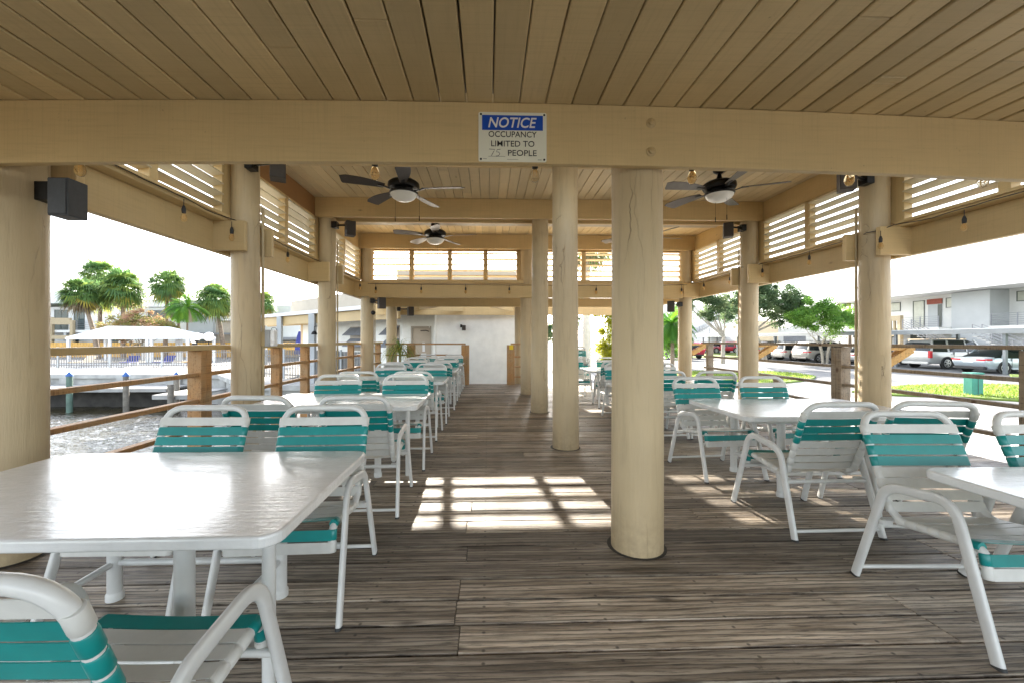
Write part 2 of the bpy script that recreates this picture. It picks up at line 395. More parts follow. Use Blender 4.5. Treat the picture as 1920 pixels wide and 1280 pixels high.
def obox(bm, a, b, wd, ht, up=(0, 0, 1), mi=0, rnd=None):
    """a box along a->b with width wd (sideways) and height ht (along up)."""
    a = Vector(a); b = Vector(b); d = (b-a); L = d.length; d.normalize(); up = Vector(up)
    s = d.cross(up)
    if s.length < 1e-4: s = d.cross(Vector((1, 0, 0)))
    s.normalize(); u = s.cross(d)
    vs = []
    for t in (0, L):
        for i, j in ((-1,-1),(1,-1),(1,1),(-1,1)):
            vs.append(bm.verts.new(a+d*t+s*(i*wd/2)+u*(j*ht/2)))
    fs = [bm.faces.new([vs[i] for i in f]) for f in ((0,1,2,3),(7,6,5,4),(0,4,5,1),(1,5,6,2),(2,6,7,3),(3,7,4,0))]
    for f in fs: f.material_index = mi
    if rnd is not None:
        Ly = bm.faces.layers.float.get('rnd') or bm.faces.layers.float.new('rnd')
        for f in fs: f[Ly] = rnd
    return vs
def fillet(pts, r, n=5):
    pts = [Vector(p) for p in pts]; out = [pts[0]]
    for i in range(1, len(pts)-1):
        rr = r[i] if hasattr(r, '__len__') else r
        p = pts[i]; a = (pts[i-1]-p); b = (pts[i+1]-p)
        rr = min(rr, a.length*.49, b.length*.49)
        p0 = p+a.normalized()*rr; p1 = p+b.normalized()*rr
        for k in range(n+1):
            t = k/n; out.append(p0*(1-t)**2+p*2*t*(1-t)+p1*t*t)
    out.append(pts[-1]); return out
def sweep(bm, pts, rx, ry=None, n=10, up=(0, 0, 1), cap=True, sq=1.0, closed=False, mi=0):
    """sweep an ellipse/superellipse along pts. rx: sideways radius, ry: radius along the carried normal."""
    pts = [Vector(p) for p in pts]; N = len(pts); up = Vector(up)
    rings = []; nrm = None
    for i, p in enumerate(pts):
        if closed: d = pts[(i+1) % N]-pts[i-1]
        else: d = pts[min(i+1, N-1)]-pts[max(i-1, 0)]
        if d.length < 1e-9: d = Vector((0, 0, 1))
        d.normalize()
        if nrm is None:
            nrm = up-d*up.dot(d)
            if nrm.length < 1e-3: nrm = Vector((1, 0, 0))-d*d.x
        else: nrm = nrm-d*nrm.dot(d)
        nrm.normalize(); s = d.cross(nrm)
        a = rx[i] if hasattr(rx, '__len__') else rx
        b = (ry[i] if hasattr(ry, '__len__') else ry) if ry is not None else a
        ring = []
        for k in range(n):
            t = 2*math.pi*(k+.5)/n; cx, sx = math.cos(t), math.sin(t)
            e = sq
            ring.append(bm.verts.new(p+s*(a*math.copysign(abs(cx)**e, cx))+nrm*(b*math.copysign(abs(sx)**e, sx))))
        rings.append(ring)
    rng = range(N if closed else N-1)
    for i in rng:
        A, Bq = rings[i], rings[(i+1) % N]
        for k in range(n):
            f = bm.faces.new((A[k], A[(k+1) % n], Bq[(k+1) % n], Bq[k])); f.material_index = mi
    if cap and not closed:
        bm.faces.new(rings[0][::-1]).material_index = mi; bm.faces.new(rings[-1]).material_index = mi
def lathe(bm, prof, n=24, c=(0, 0, 0), mi=0, capb=True, capt=True):
    rings = []
    for r_, z in prof:
        rings.append([bm.verts.new((c[0]+r_*math.cos(2*math.pi*k/n), c[1]+r_*math.sin(2*math.pi*k/n), c[2]+z)) for k in range(n)])
    for A, Bq in zip(rings, rings[1:]):
        for k in range(n):
            bm.faces.new((A[k], A[(k+1) % n], Bq[(k+1) % n], Bq[k])).material_index = mi
    if capb: bm.faces.new(rings[0][::-1]).material_index = mi
    if capt: bm.faces.new(rings[-1]).material_index = mi
def prism(bm, poly, z0, z1, mi=0):
    a = [bm.verts.new((x, y, z0)) for x, y in poly]; b = [bm.verts.new((x, y, z1)) for x, y in poly]
    n = len(poly)
    fs = [bm.faces.new(a[::-1]), bm.faces.new(b)]+[bm.faces.new((a[i], a[(i+1) % n], b[(i+1) % n], b[i])) for i in range(n)]
    for f in fs: f.material_index = mi
    bmesh.ops.recalc_face_normals(bm, faces=fs)
def sheet(bm, poly, z):
    f = bm.faces.new([bm.verts.new((x, y, z)) for x, y in poly])
    if f.normal.z < 0 or True:
        f.normal_update()
        if f.normal.z < 0: f.normal_flip()
def NBM():
    bm = bmesh.new(); return bm

# ================================================================ SETTING
ROW = [2.80, 5.40, 8.08, 10.75, 13.40]
XL, XC, XR = -3.08, 1.01, 5.17
G = -.5; WZ = -2.1
# ground: one sheet to the horizon with the canal left open
bm = NBM()
sheet(bm, [(5.6, -60), (900, -60), (900, 900), (5.6, 900)], G)
sheet(bm, [(-3.2, 13.35), (5.6, 13.35), (5.6, 900), (-3.2, 900)], G)
sheet(bm, [(-14.3, 22.9), (-9.9, 17.6), (-3.2, 17.0), (-3.2, 900), (-900, 900), (-900, 23.9), (-24, 23.4)], G)
sheet(bm, [(-900, -60), (-60, -60), (-60, 23.9), (-900, 23.9)], G)
struct('ground', bm, 'asphalt')
bm = NBM(); sheet(bm, [(-60, -60), (5.6, -60), (5.6, 24.5), (-60, 24.5)], WZ)
nx_, ny_ = 270, 250; x0_, x1_, y0_, y1_ = -27.0, -3.0, 2.5, 24.4; grid = []
for j in range(ny_+1):
    row = []
    for i in range(nx_+1):
        x = x0_+(x1_-x0_)*i/nx_; yv = y0_+(y1_-y0_)*j/ny_
        e = min(1, min(i, nx_-i, j, ny_-j)/6)
        h = .030*noise.noise(Vector((x*2.2, yv*3.6, 0)))+.024*noise.noise(Vector((x*4.6+yv, yv*6.8, 3)))+.03*noise.noise(Vector((x*.6, yv*.8, 7)))
        row.append(bm.verts.new((x, yv, WZ+.012+e*h+.05*e)))
    grid.append(row)
for j in range(ny_):
    for i in range(nx_): bm.faces.new((grid[j][i], grid[j][i+1], grid[j+1][i+1], grid[j+1][i]))
struct('water', bm, 'water', smooth=True)
bm = NBM()   # pool terrace paving on the far bank
sheet(bm, [(-60, 23.95), (-24, 23.45), (-14.3, 22.95), (-9.9, 17.65), (-3.25, 17.05), (-3.25, 34), (-60, 36)], G+.004)
struct('pool_terrace', bm, 'concrete')
bm = NBM()   # seawall faces
pts = [(-60, 23.9), (-24, 23.4), (-14.3, 22.9), (-9.9, 17.6), (-3.2, 17.0), (-3.2, 13.35)]
for a, b in zip(pts, pts[1:]):
    av, bv = Vector(a), Vector(b); n_ = Vector((bv.y-av.y, -(bv.x-av.x))).normalized()
    obox(bm, (*a, (G+.05+WZ-.6)/2), (*b, (G+.05+WZ-.6)/2), .12, (G+.05)-(WZ-.6))
    obox(bm, (*(av+n_*.06), G-.05), (*(bv+n_*.06), G-.05), .32, .22)
    L = (bv-av).length; k = 1.2
    while k < L:
        q = av+(bv-av)*(k/L)+n_*.12; box(bm, q.x-.18, q.x+.18, q.y-.16, q.y+.16, WZ-.3, G-.16); k += 3.1
tag(obj('seawall', bm, 'concrete_wall', bevel=.01), 'pale concrete seawall with a thick white cap and pilasters across the canal', 'seawall')
# paving next to the deck, right-hand side
bm = NBM(); sheet(bm, [(5.65, -20), (12.2, -20), (12.5, 12.6), (11.6, 13.8), (8.4, 14.6), (7.4, 17.5), (5.65, 19.5)], G+.004)
struct('sidewalk', bm, 'concrete')
bm = NBM()
for pl in ([(13.2,14.7),(14.97,15.6),(17.1,16.5),(18.9,16.8),(20.7,16.8),(22.6,16.2),(30,15),(30,6),(16.9,11.6),(16.3,12.4),(15.4,13.1),(13.8,13.7)],
           [(7.6,15.1),(11.0,16.8),(14.4,18.6),(15.9,19.8),(16.9,20.9),(17.3,22.9),(16.6,24.2),(14.0,24.0),(12.5,24.4),(10.5,24),(8.2,20)],
           [(28.2,21.6),(33,21.9),(60,21.2),(60,15.5),(30.6,16.6),(27.2,18.9),(26.6,20.3)],
           [(21,50),(27,57),(34,60),(42,64),(36,52),(29,46),(24,43),(20,45)]):
    prism(bm, pl, G-.02, G+.07)
struct('lawn', bm, 'grass', bevel=.03)
# grass blades on the lawns (uncountable)
bm = NBM(); L = bm.faces.layers.float.new('rnd')
def inpoly(x, y, pl):
    c = False; j = len(pl)-1
    for i in range(len(pl)):
        xi, yi = pl[i]; xj, yj = pl[j]
        if (yi > y) != (yj > y) and x < (xj-xi)*(y-yi)/(yj-yi)+xi: c = not c
        j = i
    return c
for pl, nb in (([(13.3,14.7),(14.97,15.5),(17.1,16.4),(18.9,16.7),(20.7,16.7),(22.6,16.1),(24,15.5),(24,10),(16.9,11.7),(16.3,12.5),(15.4,13.2),(13.8,13.8)], 9000),
               ([(7.7,15.2),(11.0,16.9),(14.4,18.7),(15.9,19.9),(16.8,20.9),(17.2,22.9),(16.5,24.1),(14.0,23.9),(12.5,24.3),(10.5,23.9),(8.3,20)], 9000)):
    xs = [p[0] for p in pl]; ys = [p[1] for p in pl]; k = 0
    while k < nb:
        x = random.uniform(min(xs), max(xs)); y = random.uniform(min(ys), max(ys))
        if not inpoly(x, y, pl): continue
        a = random.uniform(0, 6.28); h = random.uniform(.03, .09); wd = .02
        f = bm.faces.new([bm.verts.new(p) for p in ((x-wd*math.cos(a), y-wd*math.sin(a), G+.068), (x+wd*math.cos(a), y+wd*math.sin(a), G+.068), (x+random.uniform(-.03,.03), y+random.uniform(-.03,.03), G+.07+h))])
        f[L] = random.random(); k += 1
M['blade_grass'] = leafmat('grass_blades', [(.10, .17, .02), (.18, .26, .04), (.30, .36, .08)])
tag(obj('grass', bm, 'blade_grass'), 'short bright green grass covering the lawn islands by the drive', 'grass', kind='stuff')

# ---------------------------------------------------------------- deck
bm = NBM(); L = bm.faces.layers.float.new('rnd')
y = -1.65; i = 0; PW = .195
DX0, DX1 = -3.62, 5.92
while y < 13.3:
    cuts = [DX0, DX1]
    if y > 1.5 and y < 3.5 and i % 2 == 0: cuts.append(-.16+(i % 4)*.012)
    else: cuts.append(random.choice([-2.3, -1.1, -.16, .45, 1.67, 2.28, 3.5, 4.1])+random.uniform(-.01, .01))
    cuts.append(random.choice([x for x in (-2.9, 3.0, 4.7, 2.2) if min(abs(x-c) for c in cuts) > .5] or [4.9]))
    cuts = sorted(cuts)
    r0 = random.random()
    for a, b in zip(cuts, cuts[1:]):
        dz = random.uniform(-.003, .003); g = random.uniform(.004, .009)
        box(bm, a+.0015, b-.0015, y+g, y+PW-g, -.038+dz, dz, rnd=random.random()*.8+r0*.2)
    y += PW; i += 1
struct('deck', bm, 'deck', bevel=.003, seg=1)
bm = NBM()
for x in [DX0+.05+.61*k for k in range(16)]: box(bm, x-.02, x+.02, -1.6, 13.2, -.28, -.0405)
box(bm, DX0-.045, DX0-.002, -1.65, 13.25, -.30, -.012); box(bm, DX1+.002, DX1+.045, -1.65, 13.25, -.30, -.012); box(bm, DX0-.045, DX1+.045, 13.262, 13.30, -.30, -.014)
box(bm, DX0-.03, DX1+.03, -1.6, 13.2, -.32, -.285)  # dark sheet added under the joists so the plank gaps stay dark
struct('deck_framing', bm, 'darkdock')
bm = NBM()
for yy in (0, 2.8, 5.4, 8.08, 10.75, 13.1):
    for xx in (-3.4, -1, 1.5): sweep(bm, [(xx, yy, -2.9), (xx, yy, -.33)], .14, n=12)
struct('deck_piling', bm, 'piling', smooth=True)

# ================================================================ PAVILION
pav = thing('pavilion', 'open tan painted timber pavilion with round pole columns, louvered clerestory and plank ceilings', 'pavilion', (0, 0, 0))
def column(x, y, z1, r=.165, name='column', seed=0):
    bm = NBM(); rnd = random.Random(int(x*100+y*1000))
    N = 26; n = 28; rings = []
    ph = rnd.uniform(0, 6.28)
    for k in range(N+1):
        z = z1*k/N; ring = []
        for j in range(n):
            t = 2*math.pi*j/n
            rr = r*(1.02-.05*k/N)*(1+.010*math.sin(2*t+ph)+.010*noise.noise(Vector((x*3+math.cos(t)*1.4, y+math.sin(t)*1.4, z*.8))))
            ring.append(bm.verts.new((rr*math.cos(t)+.006*math.sin(z*.9+ph), rr*math.sin(t), z-.03 if k == 0 else z)))
        rings.append(ring)
    for A, Bq in zip(rings, rings[1:]):
        for j in range(n): bm.faces.new((A[j], A[(j+1) % n], Bq[(j+1) % n], Bq[j]))
    bm.faces.new(rings[-1])
    return obj(name, bm, 'column', pav, smooth=True, loc=(x, y, 0))
for i, y in enumerate(ROW):
    top = 3.72 if 0 < i < 4 else (2.44 if i == 4 else 3.72)
    column(XL, y, top); column(XR, y, top)
    if i < 4: column(XC, y, top, .168 if i == 0 else .165)
column(XC, ROW[4], 2.44, .15)
# dark ring gap where the poles pass through the deck
for i, y in enumerate(ROW):
    for x in (XL, XC, XR):
        if i == 4: continue
        bm = NBM(); lathe(bm, [(.195, .0035), (.12, .0042)], 28, (x, y, 0), capb=False, capt=False); obj('pole_gap_ring', bm, 'darkdock', pav)
def beam(name, x0, x1, y0, y1, z0, z1, mat, bev=.006, parent=pav, rnd=None):
    return obj(name, B(x0, x1, y0, y1, z0, z1, random.random() if rnd is None else rnd), mat, parent, bevel=bev)
# front cross beam and the low front ceiling
sagz = lambda x: -.0050*(x+.05)**2 if abs(x) < 5 else -.0050*25.0-.04*(abs(x)-5)    # the old timber is slightly crowned
bm = NBM(); Lb = bm.faces.layers.float.new('rnd'); prev = None
for k in range(63):
    x = -5.2+.2*k; dz = sagz(x)
    ring = [bm.verts.new(q) for q in ((x, 2.575, 2.493+dz), (x, 2.625, 2.493+dz), (x, 2.625, 2.868+dz), (x, 2.575, 2.868+dz))]
    if prev:
        for j in range(4): bm.faces.new((prev[j], ring[j], ring[(j+1) % 4], prev[(j+1) % 4]))[Lb] = .6
    else: bm.faces.new(ring)
    prev = ring
bm.faces.new(prev[::-1]); bmesh.ops.recalc_face_normals(bm, faces=bm.faces); fb = obj('front_beam', bm, 'tan_x', pav, bevel=.006)
for (x, z) in ((1.022, 2.755), (1.022, 2.577)):
    bm = NBM()
    v = Matrix.Translation((x, 2.575, z)) @ Matrix.Rotation(R(90), 4, 'X')
    bmt = bmesh.new(); lathe(bmt, [(.031, 0), (.031, .003), (.029, .0045)], 22); lathe(bmt, [(.018, .0045), (.018, .012), (.015, .014)], 6)
    bmesh.ops.transform(bmt, matrix=v, verts=bmt.verts); me = bpy.data.meshes.new('t'); bmt.to_mesh(me); bmt.free(); bm.from_mesh(me); bpy.data.meshes.remove(me)
    obj('bolt', bm, 'tan_z', fb, smooth=True)
def boards(x0, x1, y0, y1, z, th, wd, mat, name, joints=4, parent=pav, phase=0.0, zf=None):
    bm = NBM(); bm.faces.layers.float.new('rnd'); x = x0+phase; rnd = random.Random(int(z*1000))
    while x < x1:
        ys = [y0]+sorted(rnd.uniform(y0+.3, y1-.3) for _ in range(rnd.choice([0, 1, 1]) if y1-y0 < 5 else rnd.choice([1, 2, 2, 3])))+[y1]
        for a, b in zip(ys, ys[1:]):
            dz = rnd.uniform(-.0015, .0015)+(zf(x+wd/2) if zf else 0)
            g = .0028+.004*rnd.random()**3
            box(bm, x+g, x+wd-g, a+.0012, b-.0012, z+dz, z+th+(zf(x+wd/2) if zf else 0), rnd=rnd.random())
        x += wd
    return obj(name, bm, mat, parent, bevel=.006, seg=1)
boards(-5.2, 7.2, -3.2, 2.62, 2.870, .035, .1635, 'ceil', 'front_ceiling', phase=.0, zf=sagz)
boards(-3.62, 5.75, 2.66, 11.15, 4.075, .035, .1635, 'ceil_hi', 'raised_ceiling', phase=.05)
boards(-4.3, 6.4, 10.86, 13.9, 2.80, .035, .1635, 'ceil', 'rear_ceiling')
# roof decks over the boards (they keep the light out)
beam('roof_slab', -5.35, 7.35, -3.3, 2.62, 2.945, 3.02, 'gable_grey')
beam('roof_slab', -4.05, 6.2, 2.30, 11.5, 4.115, 4.22, 'gable_grey')
beam('roof_slab', -4.35, 6.45, 11.02, 13.95, 2.84, 2.90, 'gable_grey')
beam('roof_slab', -4.35, -3.44, 2.66, 11.0, 2.925, 2.97, 'gable_grey')
beam('roof_slab', 5.53, 6.45, 2.66, 11.0, 2.925, 2.97, 'gable_grey')
# upper cross beams, side plates
for i in range(4):
    y = ROW[i]-.19
    if i == 0: y = 2.66
    beam('cross_beam', -3.237, 5.337, y, y+.06, 3.70, 4.07, 'tan_x')
    if i: beam('cross_beam', -3.237, 5.337, y+.32, y+.38, 3.70, 4.07, 'tan_x')
beam('ceiling_joist', -3.2, 5.3, 9.20, 9.55, 4.005, 4.07, 'gable_grey')
for s_, xo in ((-1, -3.24), (1, 5.34)):
    for i in range(3):
        y0, y1 = ROW[i]+.0, ROW[i+1]-.0
        m_ = 'brown_beam' if (s_ < 0 and i == 1) else 'tan_y'
        x0, x1 = (xo-.05, xo) if s_ < 0 else (xo, xo+.05)
        beam('side_plate', x0, x1, y0+.002, y1-.002, 3.70, 4.07, m_)
# lower side headers, ledges
for s_, xi in ((-1, -3.34), (1, 5.43)):
    x0, x1 = (xi-.09, xi) if s_ < 0 else (xi, xi+.09)
    ys = [-3.2]+ROW+[15.2]
    for a, b in zip(ys, ys[1:]):
        beam('side_header', x0, x1, a+.0015, b-.0015, 2.485, 2.845, 'tan_y')
        l0, l1 = (xi-.09, xi+.14) if s_ < 0 else (xi-.14, xi+.09)
        if 2.7 < b < 10.9 and a > 2.7:
            beam('ledge_board', l0, l1, a+.002, b-.002, 2.847, 2.887, 'tan_y')
            d0, d1 = (xi-.02, xi+.17) if s_ < 0 else (xi-.17, xi+.02)
            beam('louver_sill', d0, d1, a+.17, b-.17, 2.889, 2.925, 'tan_y', .003)
    for i, y in enumerate(ROW):
        # stub blocks clamped either side of each pole
        a, b = (-3.345, -2.94) if s_ < 0 else (5.03, 5.435)
        if s_ < 0: beam('stub_block', -3.36, -2.96, y-.235, y-.172, 2.49, 2.85, 'tan_x', .006)
        else: beam('stub_block', 5.02, 5.45, y-.235, y-.172, 2.49, 2.85, 'tan_x', .006)
        if s_ < 0: beam('stub_block', -3.36, -2.845, y+.172, y+.235, 2.49, 2.85, 'tan_x', .006)
        else: beam('stub_block', 4.93, 5.45, y+.172, y+.235, 2.49, 2.85, 'tan_x', .006)
# louver panels
def louver(a, b, z0, z1, mull, name='louver_panel', tilt=14, flip=1, skip=(), nsl=None):
    """a,b: ends (x,y) of the panel run at its centre plane; outward side is left of a->b when flip=1."""
    a = Vector((*a, 0)); b = Vector((*b, 0)); d = (b-a); Ln = d.length; d.normalize()
    out = Vector((-d.y, d.x, 0))*flip
    bm = NBM(); bm.faces.layers.float.new('rnd')
    r_ = lambda: random.random()
    zc = (z0+z1)/2
    for t in mull:
        q = a+d*t
        obox(bm, (q.x, q.y, z0), (q.x, q.y, z1), .11, .11, up=tuple(out), rnd=r_())
    for z in (z1-.012,):
        obox(bm, a+Vector((0, 0, z)), b+Vector((0, 0, z)), .11, .024, rnd=r_())
    pan = obj(name, bm, 'tan_z', pav, bevel=.003, seg=1)
    bm = NBM(); bm.faces.layers.float.new('rnd')
    W = .135; ti = R(tilt); n = nsl or int((z1-z0-.05)/.118); sp = (z1-z0-.045)/n
    for k in range(n):
        if k in skip: zz = z0+.05+sp*(k+.55)
        zz = z0+.04+sp*(k+.5)
        for m0, m1 in zip(mull, mull[1:]):
            tt = ti+R(random.uniform(-2.2, 2.2)); u = (out*math.cos(tt)-Vector((0, 0, 1))*math.sin(tt))
            nrm = (out*math.sin(tt)+Vector((0, 0, 1))*math.cos(tt))
            j = random.uniform(-.003, .003)
            p0 = a+d*(m0+.04)+Vector((0, 0, zz+j)); p1 = a+d*(m1-.04)+Vector((0, 0, zz-j))
            # slat: board whose width lies along u
            vs = []
            for P in (p0, p1):
                for i, jj in ((-1,-1),(1,-1),(1,1),(-1,1)): vs.append(bm.verts.new(P+u*(i*W/2)+nrm*(jj*.007)))
            fs = [bm.faces.new([vs[i] for i in f]) for f in ((0,1,2,3),(7,6,5,4),(0,4,5,1),(1,5,6,2),(2,6,7,3),(3,7,4,0))]
            L_ = bm.faces.layers.float['rnd']; rr = r_()
            for f in fs: f[L_] = rr
            bmesh.ops.recalc_face_normals(bm, faces=fs)
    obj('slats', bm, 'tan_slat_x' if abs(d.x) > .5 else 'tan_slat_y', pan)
for i in range(3):
    y0, y1 = ROW[i]+.19, ROW[i+1]-.19; Ln = y1-y0; mid = Ln*.5+(.0 if i else .0)
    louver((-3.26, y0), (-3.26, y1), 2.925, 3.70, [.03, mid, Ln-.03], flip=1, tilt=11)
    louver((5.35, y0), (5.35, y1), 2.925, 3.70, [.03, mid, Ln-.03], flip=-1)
for i in range(4):
    for xx in ((-3.310, -3.210), (5.300, 5.400)):
        a_ = ROW[i]-(.26 if i else .05); b_ = ROW[i]+(.26 if i < 3 else .05)
        beam('filler_board', xx[0], xx[1], a_, b_, 2.926, 3.698, 'tan_z', .004)
for xx in ((.86, 1.16), (-3.20, -3.09), (5.19, 5.29)): beam('filler_board', xx[0], xx[1], 10.75, 10.85, 2.932, 3.697, 'tan_z', .004)
ml = [.03, 1.14, 2.12, 3.04, 3.90]
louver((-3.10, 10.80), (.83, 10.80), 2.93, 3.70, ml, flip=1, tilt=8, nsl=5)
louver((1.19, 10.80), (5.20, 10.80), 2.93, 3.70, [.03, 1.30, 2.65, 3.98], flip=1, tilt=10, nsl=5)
# row 4 sill + header, rear header
beam('ledge_board', -3.1, 5.2, 10.62, 10.88, 2.83, 2.925, 'tan_x')
beam('cross_header', -2.98, 5.0, 10.52, 10.58, 2.46, 2.80, 'tan_x')
beam('cross_header', -3.3, 5.4, 13.18, 13.24, 2.44, 2.72, 'tan_x')
beam('soffit_board', -4.2, 6.3, 15.25, 15.31, 2.30, 2.80, 'tan_x')
for q in (((-1.6, 13.3), (-2.9, 15.2)), ((.1, 13.3), (.9, 15.2)), ((-3.4, 13.9), (-.9, 15.2))):
    bm = NBM(); bm.faces.layers.float.new('rnd'); obox(bm, (*q[0], 2.53), (*q[1], 2.53), .05, .2, rnd=.4); obj('soffit_joist', bm, 'tan_y', pav, bevel=.004)

# ================================================================ RAILINGS
def railing(name, label, pts, posts, mat, rails=((1.30, .045, .15), (1.0, .045, .09), (.70, .045, .09), (.38, .045, .09)), group=None, posth=1.275, pw=.10, double=(), topmat=False):
    r = thing(name, label, 'railing', (pts[0][0], pts[0][1], 0), 0, group); o = Vector((pts[0][0], pts[0][1], 0))
    for (z, h, wd) in rails:
        bm = NBM(); bm.faces.layers.float.new('rnd')
        for a, b in zip(pts, pts[1:]): obox(bm, Vector((*a, z))-o, Vector((*b, z))-o, wd, h)
        obj('rail', bm, ('tan_y' if z > 1.28 and topmat else mat), r, bevel=.005)
    for k, p in enumerate(posts):
        bm = NBM()
        if k in double:
            dx, dy = (0, .105)
            for s_ in (-1, 1): box(bm, p[0]-pw/2-.03, p[0]+pw/2+.03, p[1]+.0475*s_-.0455, p[1]+.0475*s_+.0455, -.02, posth)
        else: box(bm, p[0]-pw/2-.02, p[0]+pw/2+.02, p[1]-pw/2, p[1]+pw/2, -.02, posth)
        bmesh.ops.translate(bm, verts=bm.verts, vec=-o); obj('post', bm, mat, r, bevel=.006)
    return r
LR = ((1.31, .06, .16), (1.0, .045, .09), (.70, .045, .09), (.38, .045, .09))
railing('deck_railing', 'warm brown pine railing along the water side of the deck', [(-3.36, -1.5), (-3.36, 13.1)],
        [(-3.37, .6), (-3.37, 4.98), (-3.37, 6.75), (-3.37, 7.78), (-3.37, 10.35), (-3.37, 12.9)], 'rail_warm', LR, posth=1.278, double=(1,), topmat=True)
RR = ((1.32, .045, .16), (.99, .045, .09), (.71, .045, .09), (.38, .045, .09))
bm = NBM(); box(bm, 5.56, 5.66, 7.80, 7.95, G, .72); tag(obj('short_post', bm, 'rail_grey', bevel=.005), 'short weathered post under the middle rail beside the second right column', 'post')
rr = railing('deck_railing', 'grey weathered pine railing along the parking side of the deck', [(5.52, -1.5), (5.52, 10.4)],
        [(5.53, 1.2), (5.53, 4.06), (5.53, 6.35), (5.53, 10.2)], 'rail_grey', RR, posth=1.29, double=(2,))
index_kids(rr)
for (y) in (5.62, 8.35, 11.0):
    bm = NBM()
    for s_ in (-.05, .05):
        obox(bm, (5.46+s_*0, y+s_, 1.03), (5.86, y+s_, 1.27), .038, .10)
    obox(bm, (5.3, y, 1.275), (5.92, y, 1.275), .09, .04)
    br = obj('knee_brace', bm, 'bracket_pine', None, bevel=.004)
    tag(br, {5.62: 'yellow pine knee brace under the right railing beside the big near right column',
             8.35: 'yellow pine knee brace under the right railing beside the second right column in view',
             11.0: 'small yellow pine knee brace under the right railing beside the farthest right column'}[y], 'brace', 'knee braces under the right railing')
railing('end_railing', 'short brown railing with a thick end post, left of the far deck gap', [(-3.2, 13.12), (-.70, 13.12)],
        [(-2.4, 13.12), (-.71, 13.12)], 'rail_warm', ((1.27, .05, .10), (.93, .045, .07), (.6, .045, .07), (.3, .045, .07)), posth=1.24, pw=.2)
er = railing('end_railing', 'short brown railing with a yellow tag on its thick post, at the far deck end', [(.72, 13.12), (1.25, 13.12)],
        [(.72, 13.12)], 'rail_warm', ((1.27, .05, .10), (.87, .045, .07), (.56, .045, .07), (.24, .045, .07)), posth=1.24, pw=.2)
tg = obj('tag_plate', B(-.05, .07, -.135, -.128, 1.10, 1.24), 'yellow', er)

# ================================================================ CHAIRS AND TABLES
def strap(name, mat, parent, p, d, nrm, xw, hw=.0262, sag=.004):
    bm = NBM(); p = Vector((0, *p)); d = Vector((0, *d)).normalized(); nn = Vector((0, *nrm)).normalized()
    rt = .0195; th = .0028; K = 6
    rows = []
    for k in range(K+1):
        x = -xw+2*xw*k/K; s_ = -sag*math.sin(math.pi*k/K)
        row = []
        for a, b in ((-hw, rt+s_), (hw, rt+s_), (hw, rt+th+s_), (-hw, rt+th+s_)):
            row.append(bm.verts.new(p+Vector((x, 0, 0))+d*a+nn*b))
        rows.append(row)
    for A, Bq in zip(rows, rows[1:]):
        for j in range(4): bm.faces.new((A[j], A[(j+1) % 4], Bq[(j+1) % 4], Bq[j]))
    bm.faces.new(rows[0][::-1]); bm.faces.new(rows[-1])
    for s_ in (-1, 1):
        c = p+Vector((s_*xw, 0, 0))
        sweep(bm, [c-d*hw, c-d*(hw*.86), c+d*(hw*.86), c+d*hw], [rt+.0005, rt+th, rt+th, rt+.0005], n=14, up=(1, 0, 0))
    bmesh.ops.recalc_face_normals(bm, faces=bm.faces)
    return obj(name, bm, mat, parent, smooth=True)
